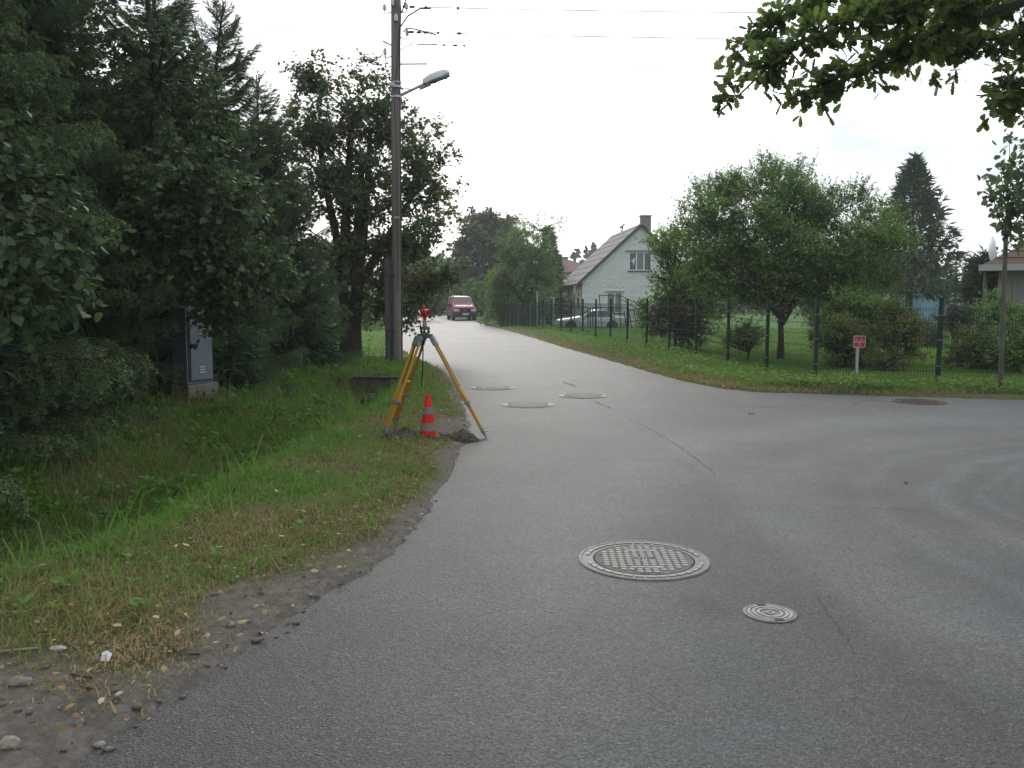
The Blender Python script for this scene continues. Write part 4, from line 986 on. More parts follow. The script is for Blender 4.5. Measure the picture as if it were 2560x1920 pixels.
    def wire(a, b, sag, r, lab, knots=(), n=14):
        pts = []
        for i in range(n + 1):
            t = i / n; p = Vector(a).lerp(Vector(b), t); p.z -= sag * 4 * t * (1 - t); pts.append(p)
        w = MB(); w.tube(pts, r, 5)
        for kx, kl, kr in knots:
            d = (Vector(b) - Vector(a)).normalized(); p = Vector(a) + d * kx; p.z -= sag * 4 * (kx / (Vector(b) - Vector(a)).length); w.tube([p, p + d * kl], kr, 6)
        tag(w.obj('overhead_wire', wm), lab, 'wire', 'overhead wires at the utility pole')
    X1 = PX + .42
    kn = ((.55, .06, .03), (1.35, .05, .035), (.18, .12, .028), (.0, .07, .03))
    wire((X1 - .1, PY, z + 8.75), (34, 20.5, z + 8.75), .35, .0085, 'upper of the two dark wires running right from the pole top', kn)
    wire((X1, PY, z + 8.15), (34, 20.5, z + 8.15), .38, .0085, 'lower dark wire running right just below the curved cable loop', ((.05, .12, .03), (.25, .1, .03), (.42, .12, .03), (.75, .05, .03), (1.25, .1, .03)))
    wire((X1 - .2, PY, z + 7.86), (34, 20.5, z + 7.75), .30, .0045, 'thin faint wire running right midway between lamp and dark wires', ((.45, .5, .013), (1.1, .04, .03), (1.35, .1, .025), (1.6, .04, .03)))
    wire((X1 - .2, PY, z + 7.38), (34, 20.5, z + 7.2), .22, .0045, 'lowest thin wire running right just above the street lamp', ((.0, .7, .018),))
    wire((PX - .1, PY, z + 8.75), (-15, 4.0, 9.9), .3, .0055, 'wire crossing the sky from the pole top towards the upper left')
    wire((PX, PY, z + 9.3), (-9.5, -4, 11.4), .3, .0055, 'wire rising steeply from the pole over the road corner')
    wire((PX - .1, PY, z + 8.70), (-24, 26, z + 7.3), .3, .004, 'faint wire running level left behind the spruce tops')
    wire((PX - .13, PY, z + 8.75), (-8.6, 62, z + 8.9), .6, .005, 'outermost thin wire running back along the street left of the pole')
    wire((PX - .13, PY, z + 8.3), (-8.5, 62, z + 8.5), .6, .005, 'inner thin wire running back along the street left of the pole')
    wire((PX - .12, PY, z + 7.62), (-8.5, 62, z + 7.6), .6, .006, 'lowest wire running back along the street from the left insulator')
pole()

# ================================================================== tripod, target, cone
M['tripod_yellow'] = mat('tripod_yellow', (.40, .22, .018), .5, var=.12, vscale=5, bump=.1, bscale=30, stretch=(1, 1, .2))
M['tripod_grey'] = mat('tripod_casting', (.20, .22, .235), .5, metal=.3)
M['survey_green'] = mat('survey_green', (.055, .085, .080), .5)
def tripod():
    hx, hy, hzz = AT(1062, 833, 10.0)
    base = hz(hx, hy)
    T_ = thing('surveying_tripod', (hx, hy, base), 'yellow wooden surveying tripod straddling the verge and the asphalt edge', 'tripod')
    o = Vector((hx, hy, base)); ht = hzz - base
    hp = MB(); hp.lathe([(.02, ht - .055), (.085, ht - .055), (.092, ht - .03), (.092, ht - .006), (.06, ht), (.02, ht)], 24); hp.obj('head', M['survey_green'], T_, smooth=True)
    fx, fy = G(960, 1112); r1 = (fx, 9.72); 
    feet = [((-1.45), 9.62), (-1.47, 10.62), (-.295, 9.93)]
    fx0 = AT(958, 1108, 9.62)[0]; fx1 = AT(986, 1075, 10.65)[0]; fx2 = AT(1216, 1097, 9.93)[0]
    feet = [(fx0, 9.62), (fx1, 10.65), (fx2, 9.93)]
    for (ax, ay) in feet:
        az = 0.0 if ax > -.45 else hz(ax, ay)
        foot = Vector((ax, ay, az)) - o; d0 = Vector((foot.x, foot.y, 0)).normalized()
        topp = Vector((0, 0, ht - .05)) + d0 * .085
        ax_ = (foot - topp); Lg = ax_.length; ax_.normalize(); tang = Vector((-d0.y, d0.x, 0)); outn = ax_.cross(tang)
        lg = bpy.data.objects.new('leg', None); COL.objects.link(lg); lg.parent = T_; lg.empty_display_size = .1
        def at(t, s=0.0, n=0.0): return topp + ax_ * t + tang * s + outn * n
        hb = MB(); hb.bar(at(-.015), at(.10), .115, .05, outn, w2=.125); hb.tube([at(.02, -.07), at(.02, .07)], .022, 10); hb.obj('hinge_casting', M['tripod_grey'], lg, bevel=.006)
        wd = .052; split = Lg * .60
        for s in (-1, 1):
            r = MB(); r.tube([at(.08, s * wd), at(split, s * wd)], .0155, 8); r.obj('rail', M['tripod_yellow'], lg, smooth=True)
        lw = MB(); lw.bar(at(split - .14), at(Lg - .10), .088, .034, outn, w2=.066, h2=.03); lw.bar(at(split - .05), at(split + .05), .125, .040, outn); lw.obj('lower_board', M['tripod_yellow'], lg, bevel=.004)
        cl = MB(); cl.bar(at(split + .045), at(split + .085), .138, .056, outn); cl.tube([at(split + .065, .06, 0), at(split + .065, .10, 0)], .014, 8); cl.obj('clamp', M['tripod_grey'], lg, bevel=.004)
        ft = MB(); ft.bar(at(Lg - .12), at(Lg - .06), .070, .036, outn); ft.tube([at(Lg - .08), at(Lg + .02)], [.018, .003], 8); ft.bar(at(Lg - .075, .0, 0), at(Lg - .085, 0, 0) + d0 * .075 + Vector((0, 0, .012)), .05, .010, (0, 0, 1)); ft.obj('foot', M['tripod_grey'], lg)
    st = MB(); st.tube([(-.02, 0, ht - .06), (-.03, .02, ht - .4), (-.045, .03, ht - .62)], .008, 6); st.obj('strap', M['black'], T_)
    # --- target on the tripod
    S = thing('survey_target', (hx, hy, hzz), 'red prism target with green levelling base on top of the tripod', 'survey target')
    S.scale = (.74, .74, .70)
    k = MB(); k.lathe([(.02, .0), (.088, .0), (.088, .014), (.02, .014)], 3, a0=R(-90))
    k.lathe([(.02, .055), (.075, .055), (.085, .075), (.075, .115), (.04, .12), (.02, .12)], 20); k.obj('levelling_base', M['survey_green'], S, bevel=.004)
    for a in (-90, 30, 150):
        f = MB(); c = (.066 * math.cos(R(a)), .066 * math.sin(R(a)), 0); f.lathe([(.01, .012), (.022, .016), (.022, .042), (.012, .046), (.012, .06)], 12, c); f.obj('foot_screw', M['black'], S, smooth=True)
    lk = MB(); lk.bar((-.05, -.05, .118), (-.125, -.07, .108), .035, .018); lk.obj('clamp_lever', M['black'], S, bevel=.004)
    ad = MB(); ad.lathe([(.036, .118), (.036, .15), (.03, .16), (.026, .21), (.02, .22)], 16); ad.tube([(.02, 0, .195), (.065, -.02, .197)], .007, 8); ad.lathe([(.001, 0), (.016, .002), (.016, .016), (.001, .018)], 10, (.07, -.02, .19)); ad.obj('adapter', mat('adapter_grey', (.22, .21, .205), .5, metal=.4), S, smooth=True)
    rm = mat('target_red', (.42, .010, .020), .4, spec=.4)
    rd = MB(); rd.tube([(0, 0, .21), (0, 0, .26), (.004, 0, .30)], [.026, .032, .040], 12)
    rd.lathe([(.03, -.045), (.055, -.05), (.060, -.02), (.060, .03), (.052, .05), (.03, .05)], 18, (.010, 0, .335), M=Matrix.Rotation(R(58), 3, 'Z') @ Matrix.Rotation(math.pi / 2, 3, 'X')); rd.box((.008, 0, .375), (.13, .06, .03), rz=R(12))
    rd.obj('prism_holder', rm, S, smooth=True, bevel=.003)
    tp = MB(); tp.tube([(-.018, 0, .38), (-.020, 0, .42), (-.022, 0, .455), (-.022, 0, .468)], [.026, .025, .020, .008], 10); tp.obj('sight', rm, S, smooth=True)
    pr = MB(); pr.lathe([(.001, 0), (.036, 0), (.036, .006), (.001, .006)], 14, (.052, .032, .335), M=Matrix.Rotation(R(58), 3, 'Z') @ Matrix.Rotation(-math.pi / 2, 3, 'X')); pr.obj('prism', mat('prism_glass', (.12, .13, .15), .05, spec=1.0), S)
tripod()

def cone():
    x, y, _ = AT(1071, 1104, 9.72); z = hz(x, y) + .025
    C_ = thing('traffic_cone', (x, y, z), 'small orange red traffic cone with two grey bands on the dug soil', 'traffic cone')
    om = mat('cone_orange', (.60, .022, .010), .6, spec=.2, var=.08, vscale=6); gm = mat('cone_band', (.19, .17, .16), .7, var=.25, vscale=25)
    H_ = .46; r = lambda t: .098 * (1 - t) + .028 * t
    b = MB(); b.lathe([(.10, -.05), (r(0), 0), (r(1), H_ - .01), (.022, H_), (.018, H_ - .02), (.001, H_ - .03)], 28); b.obj('body', om, C_, smooth=True)
    for t0, t1 in ((.115, .305), (.525, .70)):
        g = MB(); g.lathe([(r(t0), t0 * H_), (r(t0) + .0025, t0 * H_ + .001), (r(t1) + .0025, t1 * H_ - .001), (r(t1), t1 * H_)], 28); g.obj('reflective_band', gm, C_, smooth=True)
    q = MB(); q.box((0, 0, -.035), (.27, .27, .035), rz=R(14)); q.obj('base', om, C_, bevel=.012)
    # soil dug up around it
    bm = bmesh.new(); sx, sy = 44, 16
    gv = []
    for j in range(sy + 1):
        for i in range(sx + 1):
            u, v = i / sx * 2 - 1, j / sy * 2 - 1; X_, Y_ = x + .05 + u * .62, y - .02 + v * .26 + .04 * u
            e = max(0, 1 - (u * u) ** 1.5 - v * v); hh = (.03 + .04 * max(0, wav(X_, Y_, 16, 3)) + .05 * math.exp(-((u - .62) / .22) ** 2) + .03 * math.exp(-((u + .55) / .2) ** 2)) * min(1, e * 2.2) - .02
            hh += rng.normal(0, .008) * (e > .05)
            gv.append(bm.verts.new((X_, Y_, hz(X_, Y_) * 0 + max(height(X_, Y_)[0], -.01) + hh)))
    for j in range(sy):
        for i in range(sx): k = j * (sx + 1) + i; bm.faces.new((gv[k], gv[k + 1], gv[k + sx + 2], gv[k + sx + 1]))
    me = bpy.data.meshes.new('soil_heap'); bm.to_mesh(me); bm.free(); me.materials.append(mat('dug_soil', (.045, .036, .028), .95, var=.5, vscale=30, bump=.8, bscale=90))
    tag(link('soil_heap', me), 'dark freshly dug soil around the traffic cone', kind='stuff')
cone()

# ================================================================== electrical cabinet, culvert, scraps
def cabinet():
    x, y, _ = AT(470, 985, 13.0); z = hz(x, y)
    C_ = thing('electrical_cabinet', (x, y, z), 'grey blue metal electrical cabinet on a concrete plinth at the edge of the spruces', 'electrical cabinet', rz=R(64))
    cm = mat('cabinet_paint', (.15, .19, .23), .5, var=.08, vscale=4); W, D, h0, h1 = .52, .30, .22, 1.36
    # local: door faces -y, near corner at origin, door runs +x
    b = MB(); b.box((W / 2, D / 2, (h0 + h1) / 2), (W, D, h1 - h0)); b.obj('body', cm, C_, bevel=.006)
    d = MB(); d.box((W / 2 + .02, -.012, (h0 + h1) / 2 + .012), (W - .085, .022, h1 - h0 - .09)); do = d.obj('door', cm, C_, bevel=.004)
    gp = MB(); gp.box((.035, -.003, (h0 + h1) / 2), (.028, .004, h1 - h0 - .05)); gp.box((W / 2, -.003, h0 + .032), (W - .05, .004, .016)); gp.obj('door_gap', M['black'], C_)
    for z0 in (h0 + .17, h1 - .20):
        for k in range(3):
            v = MB(); v.box((W / 2 + .015, -.028, z0 + k * .040), (.10, .012, .016)); v.obj('vent_slot', mat('vent_pale', (.60, .66, .70), .4) if 'vent_pale' not in bpy.data.materials else bpy.data.materials['vent_pale'], do)
    s = MB(); zc = 1.0; xc = W / 2 + .0; s.add([(xc - .045, -.0245, zc - .045), (xc + .045, -.0245, zc - .045), (xc, -.0245, zc + .065), (xc - .045, -.026, zc - .045), (xc + .045, -.026, zc - .045), (xc, -.026, zc + .065)], [(0, 1, 2), (3, 5, 4), (0, 3, 4, 1), (1, 4, 5, 2), (2, 5, 3, 0)]); so = s.obj('warning_triangle', mat('sign_black', (.02, .02, .02), .5), do)
    s = MB(); s.add([(xc - .033, -.0275, zc - .037), (xc + .033, -.0275, zc - .037), (xc, -.0275, zc + .044)], [(0, 1, 2)]); s.obj('triangle_face', mat('sign_yellow', (.55, .36, .03), .5), do)
    s = MB(); s.add([(xc + .004, -.0285, zc + .026), (xc - .010, -.0285, zc - .008), (xc + .001, -.0285, zc - .006), (xc - .005, -.0285, zc - .033), (xc + .011, -.0285, zc + .0), (xc + .001, -.0285, zc + .0)], [(0, 1, 2, 5), (5, 2, 3, 4)]); s.obj('lightning_bolt', bpy.data.materials['sign_black'], do)
    hd = MB(); hd.box((.075, -.035, .80), (.022, .03, .075)); hd.obj('handle', M['dark_metal'], do)
    r = MB(); r.box((W / 2, D / 2, h1 + .02), (W + .05, D + .05, .045)); r.obj('roof', cm, C_, bevel=.008)
    p = MB(); p.box((W / 2 + .03, D / 2, -.05), (W + .10, D + .06, .52)); p.obj('plinth', M['concrete'], C_, bevel=.012)
cabinet()
def culvert():
    C_ = thing('culvert', (-2.69, 17.62, -.03), 'low concrete culvert headwall closing the far end of the ditch', 'culvert')
    b = MB(); b.box((0, .12, -.30), (1.25, .22, .70)); b.box((.03, .10, .055), (1.18, .28, .03)); b.obj('headwall', M['concrete_dark'], C_, bevel=.02)
    # a clod of dug earth in the ditch before it
    x, y, _ = AT(932, 992, 15.6)
    bm = bmesh.new(); bmesh.ops.create_icosphere(bm, subdivisions=4, radius=.19)
    for v in bm.verts: v.co = Vector((v.co.x * 1.15, v.co.y, v.co.z * .75)) * (1 + .22 * float(wav(v.co.x * 3, v.co.y * 3 + v.co.z * 2, 3.0, 4)) + rng.normal(0, .045))
    me = bpy.data.meshes.new('earth_clod'); bm.to_mesh(me); bm.free(); me.materials.append(mat('clod_soil', (.055, .046, .030), .95, var=.6, vscale=12, bump=1.0, bscale=40))
    o = tag(link('earth_clod', me, loc=(x, y, hz(x, y) + .12)), 'rounded clod of earth lying in the ditch before the culvert', 'clod')
culvert()
def scraps():
    x, y = G(266, 1690); b = MB(); b.add([(-.03, 0, 0), (.025, -.012, .0), (.032, .02, .035), (.0, .025, .055), (-.03, .02, .042), (.0, .04, .01)], [(0, 1, 3, 4), (1, 2, 3), (2, 5, 3), (5, 4, 3), (0, 4, 5)])
    b.v = [(x_ * .7, y_ * .7, z_ * .7) for x_, y_, z_ in b.v]
    tag(b.obj('paper_scrap', mat('paper', (.70, .72, .74), .8), loc=(x, y, hz(x, y) + .005)), 'crumpled white paper scrap on the dirt at lower left', 'litter')
    for (px, py, s, lab, c) in ((146, 1656, (.038, .022, .012), 'flat pale stone in the dirt left of the white paper scrap', (.36, .36, .33)), (52, 1742, (.05, .03, .025), 'rough grey stone in the dirt below the pale flat one', (.17, .155, .135)), (26, 1897, (.042, .032, .024), 'rounded tan stone at the bottom left corner', (.22, .19, .15)), (292, 1776, (.016, .014, .014), 'tiny dark stone on the bare dirt near the asphalt edge', (.07, .06, .055))):
        x, y = G(px, py); bm = bmesh.new(); bmesh.ops.create_icosphere(bm, subdivisions=2, radius=1)
        for v in bm.verts: v.co = Vector((v.co.x * s[0], v.co.y * s[1], v.co.z * s[2])) * (1 + rng.normal(0, .09))
        me = bpy.data.meshes.new('stone'); bm.to_mesh(me); bm.free(); me.materials.append(mat('stone_' + str(px), c, .85, var=.2, vscale=30))
        tag(link('stone', me, loc=(x, y, hz(x, y) + s[2] * .4)), lab, 'stone')
    for pp, lab in ((((178, 1722), (205, 1728), (232, 1732)), 'short dark twig on the bare dirt right of the grey stone'), (((420, 1646), (452, 1664), (500, 1660)), 'curved thin twig lying between the dirt and the asphalt'), (((1870, 1034), (1880, 1037), (1886, 1037)), 'small twig lying on the asphalt of the side road mouth'), (((0, 1671), (50, 1664), (104, 1659)), 'straight straw coloured stalk at the left edge of the dirt')):
        b = MB(); b.tube([(*G(*p), hz(*G(*p)) * (p[0] < 1000) + .012) for p in pp], .005 if 'straw' not in lab else .006, 5)
        tag(b.obj('twig', M['bark'] if 'straw' not in lab else mat('straw', (.28, .22, .13), .8)), lab, 'twig')
scraps()

# ================================================================== manhole covers
M['iron'] = mat('cast_iron', (.165, .156, .148), .55, spec=.35, metal=0, var=.28, vscale=14, bump=.25, bscale=150)
M['iron_dark'] = mat('cast_iron_grime', (.035, .033, .031), .85, var=.3, vscale=20)
M['iron_pale'] = mat('cast_iron_worn', (.30, .288, .275), .6, spec=.35, metal=0, var=.30, vscale=16)
M['iron_lid'] = mat('cast_iron_lid', (.125, .117, .108), .8, spec=.3, var=.4, vscale=11, bump=.2, bscale=90)
def text_mesh(s, size, depth):
    cu = bpy.data.curves.new('lettering', 'FONT'); cu.body = s; cu.size = size; cu.extrude = depth; cu.align_x = 'CENTER'; cu.align_y = 'CENTER'
    ob = bpy.data.objects.new('lettering_tmp', cu); COL.objects.link(ob); dg = bpy.context.evaluated_depsgraph_get()
    me = bpy.data.meshes.new_from_object(ob.evaluated_get(dg)); bpy.data.objects.remove(ob); bpy.data.curves.remove(cu); me.materials.clear(); me.materials.append(M['iron_pale']); return me
def manhole(px, py):
    x, y = G(px, py)
    H = thing('manhole_cover', (x, y, 0.0), 'large worn iron manhole cover nearest the camera, with raised tread blocks', 'manhole cover', 'round manhole covers in the road')
    f = MB(); f.lathe([(.405, -.02), (.405, .005), (.398, .010), (.385, .010), (.380, .006), (.312, .006), (.312, -.02)], 64); f.obj('frame', M['iron'], H)
    g = MB(); g.lathe([(.312, .002), (.300, .002)], 64); g.lathe([(0, .0035), (.312, .0035)], 64); g.obj('joint', M['iron_dark'], H)
    l = MB(); l.lathe([(.0, .0065), (.302, .0065), (.302, .0)], 64); lo = l.obj('lid', M['iron_lid'], H)
    rim = MB(); rim.box((0, 0, 0), (.052, .020, .006)); rm = rim.mesh('frame_block', M['iron_pale'])
    for k in range(34):
        a = 2 * math.pi * (k + .5) / 34
        if abs(math.sin(a)) < .17: continue
        o = link('frame_block', rm, H, None, (math.cos(a) * .350, math.sin(a) * .350, .0095)); o.rotation_euler = (0, 0, a + math.pi / 2)
    cx_, cy_ = .047, .043
    t = MB(); t.box((0, 0, 0), (.030, .023, .007)); tm = t.mesh('tread_block', M['iron_pale'])
    for i in range(-6, 7):
        for j in range(-6, 7):
            xx, yy = i * cx_ , j * cy_
            if math.hypot(xx, yy) > .272 or (abs(i) <= 2 and j in (-4, 4)) or (abs(i) <= 1 and j == 0): continue
            link('tread_block', tm, lo, None, (xx, yy, .0095))
    for yy in (-.172, .172):
        bars = MB(); bars.box((0, yy, .009), (.20, .022, .006)); bars.obj('plain_bar', M['iron_pale'], lo)
    link('lettering', text_mesh('VIC', .062, .002), lo, None, (0, 0, .0095))
    k = MB(); k.box((-.02, -.285, .0078), (.05, .016, .002)); k.obj('key_slot', M['black'], lo)
    return H
def copy_tree(o, parent=None):
    c = o.copy(); COL.objects.link(c); c.parent = parent
    for ch in o.children: copy_tree(ch, c)
    return c
M['iron_brown'] = mat('iron_brown', (.105, .085, .072), .9, spec=.2, var=.3, vscale=10)
def rusted(o):
    for ch in list(o.children):
        if ch.material_slots: ch.material_slots[0].link = 'OBJECT'; ch.material_slots[0].material = M['iron_brown']
        rusted(ch)
mh = manhole(1609, 1400)
mh.rotation_euler.z = R(-2)
for px, py, a, lab in ((1320, 1012, 12, 'pale manhole cover in the road just right of the tripod'), (1232, 970, 75, 'faint manhole cover behind the pale one, closest to the left road edge'),
                       (1457, 990, -20, 'manhole cover on the road centre line beside the tar crack'), (2298, 1005, 40, 'brownish manhole cover at the far edge of the side road below the fence')):
    c = copy_tree(mh)
    if 'brownish' in lab: rusted(c)
    c.location = (*G(px, py), 0.0); c.rotation_euler.z = R(a); c['label'] = lab
def valve():
    x, y = G(1925, 1534); H = thing('valve_cover', (x, y, 0), 'small round iron valve cover with concentric rings, lower right of the big manhole', 'valve cover')
    f = MB(); f.lathe([(.134, -.01), (.134, .006), (.126, .008), (.118, .008), (.115, .004), (.0, .004)], 48); f.obj('frame', M['iron'], H)
    for r in (.100, .078, .052):
        g = MB(); g.lathe([(r, .003), (r + .013, .003), (r + .013, .0085), (r, .0085)], 40); g.obj('ring', M['iron_pale'], H)
    b = MB(); b.lathe([(.012, .004), (.024, .004), (.024, .010), (.012, .010)], 6); b.obj('boss', M['iron_pale'], H)
    for s in (-1, 1):
        n = MB(); n.box((.0, s * .106, .0085), (.045, .030, .003)); n.obj('notch', M['iron_dark'], H)
    H.rotation_euler.z = R(8)
valve()
for px, py, w, lab in ((1727, 997, .9, 'pale worn patch of asphalt at the road mouth before the fence'), (1600, 1064, .16, 'small pale scuff on the asphalt right of the tar crack')):
    pass

# ================================================================== trees
def unit(v): return v / np.maximum(np.linalg.norm(v, axis=-1, keepdims=True), 1e-9)
def prisms(A, B, ra, rb):
    """thin three sided twigs between point arrays"""
    d = unit(B - A); ref = np.where(np.abs(d[:, 2:3]) < .9, np.array([[0, 0, 1.]]), np.array([[1., 0, 0]]))
    x = unit(np.cross(d, ref)); y = np.cross(d, x); V = []
    for P, r in ((A, ra), (B, rb)):
        for k in range(3):
            a = 2 * math.pi * k / 3; V.append(P + (x * math.cos(a) + y * math.sin(a)) * np.reshape(r, (-1, 1)))
    V = np.stack(V, 1).reshape(-1, 3); n = len(A)
    t = np.array([(0, 1, 4), (0, 4, 3), (1, 2, 5), (1, 5, 4), (2, 0, 3), (2, 3, 5)])
    return V, (np.arange(n)[:, None, None] * 6 + t[None]).reshape(-1, 3)

# ---------- spruce: one branch mesh per size, shared by every branch object
def spruce_branch(Lb, seed, ntw, twl, hang, dens=1.0, nl=.030, nw=.0085):
    g = np.random.default_rng(seed)
    n = 14; t = np.linspace(0, 1, n)
    ax = np.stack([t * Lb, .05 * Lb * np.sin(t * 3 + seed), Lb * (-.10 * np.sin(t * math.pi) + .06 * t ** 3)], 1)
    at = lambda q: np.stack([np.interp(q, t, ax[:, k]) for k in range(3)], -1)
    SA, SB, RA, RB = [], [], [], []; NP, ND, NLn = [], [], []
    def add_twig(p, d, L_, droop, k=5):
        pts = [p]; dd = d.copy()
        for i in range(k):
            dd = dd + np.array([0, 0, -droop / k]); dd /= np.linalg.norm(dd); pts.append(pts[-1] + dd * L_ / k)
        for i in range(k):
            SA.append(pts[i]); SB.append(pts[i + 1]); RA.append(.0035 * (1 - i / k) + .001); RB.append(.0035 * (1 - (i + 1) / k) + .001)
        m = int(L_ * 250 * dens) + 6
        for q in np.sort(g.random(m)):
            i = min(int(q * k), k - 1); f = q * k - i; a = pts[i]; b = pts[i + 1]; NP.append(a + (b - a) * f)
            ax_ = (b - a) / np.linalg.norm(b - a); r = g.normal(0, 1, 3); r -= ax_ * (r @ ax_); r /= np.linalg.norm(r)
            v = ax_ * g.uniform(.4, .8) + r; v[2] += .15; ND.append(v); NLn.append(nl * g.uniform(.7, 1.15))
        return pts
    for i in range(n - 1):
        SA.append(ax[i]); SB.append(ax[i + 1]); RA.append(.013 * Lb * (1 - t[i]) + .002); RB.append(.013 * Lb * (1 - t[i + 1]) + .002)
    add_twig(at(np.array(.86)), np.array([1, .02, .1]), Lb * .16, 0.0)
    for k in range(ntw):
        q = .10 + .88 * (k + g.random() * .6) / ntw; s = 1 if k % 2 else -1
        Lt = twl * (1.05 - .72 * q) * g.uniform(.75, 1.2)
        d = np.array([.75 + .25 * q, s * g.uniform(.55, 1.0), g.uniform(-.25, .15)]); d /= np.linalg.norm(d)
        pts = add_twig(at(np.array(q)), d, Lt, hang * g.uniform(.5, 1.2))
        if Lt > .16:
            for j in range(int(Lt / .085)):
                i = g.integers(0, 4); p = pts[i] + (pts[i + 1] - pts[i]) * g.random(); s2 = 1 if g.random() < .5 else -1
                dv = (pts[i + 1] - pts[i]); dv /= np.linalg.norm(dv); side = np.cross(dv, [0, 0, 1]); d2 = dv * .7 + side * s2 * .7 + np.array([0, 0, g.uniform(-.6, -.0) * hang]); d2 /= np.linalg.norm(d2)
                add_twig(p, d2, Lt * g.uniform(.22, .45), hang * .8, 3)
    V1, T1 = prisms(np.array(SA), np.array(SB), np.array(RA), np.array(RB))
    P, D, N_ = np.array(NP), unit(np.array(ND)), np.array(NLn)
    S = unit(np.cross(D, g.normal(0, 1, D.shape))) * (nw / 2)
    V2 = np.stack([P - S, P + S, P + D * N_[:, None]], 1).reshape(-1, 3); T2 = np.arange(len(V2)).reshape(-1, 3)
    rel = np.repeat(np.clip(P[:, 0] / Lb, 0, 1) * .62 + g.normal(0, .16, len(P)) + .12, 3)  # tint pales toward the tips, so lit bough ends are painted in
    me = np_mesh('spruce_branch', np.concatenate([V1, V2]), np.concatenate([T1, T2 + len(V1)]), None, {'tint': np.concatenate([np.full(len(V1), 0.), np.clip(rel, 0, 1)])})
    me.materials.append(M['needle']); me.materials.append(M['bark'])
    me.polygons.foreach_set('material_index', np.concatenate([np.ones(len(T1), np.int32), np.zeros(len(T2), np.int32)]))
    return me
SB_LONG = [spruce_branch(2.0, s, 62, .66, h) for s, h in ((1, 1.1), (2, .8), (3, 1.4))]
SB_MID = [spruce_branch(1.0, s, 34, .40, h, 1.2) for s, h in ((4, .5), (5, .8))]
SB_TOP = [spruce_branch(.5, s, 11, .20, h, 1.9, .026, .009) for s, h in ((6, .0), (7, .15))]
def spruce(x, y, H, Rb, label, z0=.3, step=.34, lean=(0, 0), seed=0, droop=1.0, per=6, top_sparse=0, side=None, group='spruces along the left of the road', loff=1.0, zv=99, fill=2600, tp=.85, lift=38):
    g = np.random.default_rng(seed + 100)
    S = thing('spruce_tree', (x, y, hz(x, y)), label, 'spruce', group)
    cx = lambda z: np.array([lean[0] * (z / H) ** 2, lean[1] * (z / H) ** 2, z])
    tr = MB(); zs = np.linspace(-.2, H, 12); tr.tube([cx(max(z, 0)) + np.array([0, 0, min(z, 0)]) for z in zs], [max(.012, .016 * H * (1 - max(z, 0) / H) ** .8 + .006) for z in zs], 9); tr.obj('trunk', M['bark'], S, smooth=True)
    z = z0; k = 0; az0 = g.uniform(0, 6.28)
    while z < H - .10:
        f = z / H
        st = step * (1.0 if f < .7 else .75) * (2.2 if z > zv else 1)
        for j in range(per if f < .8 else max(4, per - 1)):
            if k >= 290: break
            az = az0 + j * 2 * math.pi / per + g.normal(0, .22)
            Lr = Rb * min(1.0, (1 - f) ** tp * 1.08 + .02) * g.uniform(.72, 1.15) * loff
            Lr = max(Lr, .14)
            if side is not None and math.cos(az - side) < -.45: continue      # nothing of the far side shows
            zz = z + g.uniform(-.12, .12)
            src, L0 = (SB_LONG, 2.0) if Lr > 1.35 else ((SB_MID, 1.0) if Lr > .62 else (SB_TOP, .5))
            o = bpy.data.objects.new('branch', src[g.integers(len(src))]); COL.objects.link(o); o.parent = S
            o.location = cx(zz); pit = R(16) * droop * (1 - f) - R(lift) * f ** 1.5 + g.normal(0, .07)
            o.rotation_euler = (g.normal(0, .22), pit, az); sc_ = Lr / L0; o.scale = (sc_, sc_ * g.choice([-1, 1]), sc_); k += 1
        z += st * g.uniform(.8, 1.2); az0 += 1.9
    # dark tinted sprays added round the trunk to block the sky
    zt = np.minimum(H * .72, zv + 1); zz = g.uniform(z0, zt, fill); aa = g.uniform(0, 6.28, fill); fill = fill; rr = Rb * (1 - zz / H) ** 1.1 * np.sqrt(g.uniform(.0, .42, fill))
    bx = cx(zz[:, None] * 0 + 0)[None, :2].reshape(1, -1) if False else np.stack([lean[0] * (zz / H) ** 2, lean[1] * (zz / H) ** 2], 1)
    B0 = np.stack([bx[:, 0] + np.cos(aa) * rr, bx[:, 1] + np.sin(aa) * rr, zz], 1); k_ = 6
    dd = unit(np.repeat(np.stack([np.cos(aa), np.sin(aa), -.5 + 0 * aa], 1), k_, 0) + g.normal(0, .6, (fill * k_, 3)))
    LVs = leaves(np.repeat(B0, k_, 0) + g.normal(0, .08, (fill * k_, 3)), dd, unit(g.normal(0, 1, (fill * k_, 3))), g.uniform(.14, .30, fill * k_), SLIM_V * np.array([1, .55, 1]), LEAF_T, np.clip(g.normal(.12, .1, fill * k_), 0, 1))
    tag(link('inner_fill', np_mesh('inner_fill', LVs[0], LVs[1], M['needle'], {'tint': LVs[2]}), S), kind='stuff')
    o = bpy.data.objects.new('leader', SB_TOP[0]); COL.objects.link(o); o.parent = S; o.location = cx(H - .34); o.rotation_euler = (0, R(-88), 0); o.scale = (.9,) * 3
    return S
spruce(-6.3, 7.9, 11.5, 2.75, 'huge dark spruce filling the left edge of the picture', z0=.2, step=.20, seed=1, droop=1.5, side=-.6, per=8, zv=5)
spruce(-6.6, 11.2, 10.5, 2.3, 'tall dark spruce behind the near lime boughs, left of the electrical cabinet', z0=.2, step=.23, seed=2, droop=1.3, side=-.6, per=8, zv=6)
spruce(-6.1, 15.2, 7.35, 1.95, 'pointed spruce with open bristly top shoots, above the electrical cabinet', z0=.2, step=.26, seed=3, droop=.9, side=-.7, per=8, tp=.62, lift=48)
spruce(-5.75, 16.1, 6.75, 1.7, 'second bristly spruce top leaning right beside the pointed one', z0=.3, step=.27, seed=4, droop=.5, lean=(.55, 0), side=-.7, tp=.5, lift=58)
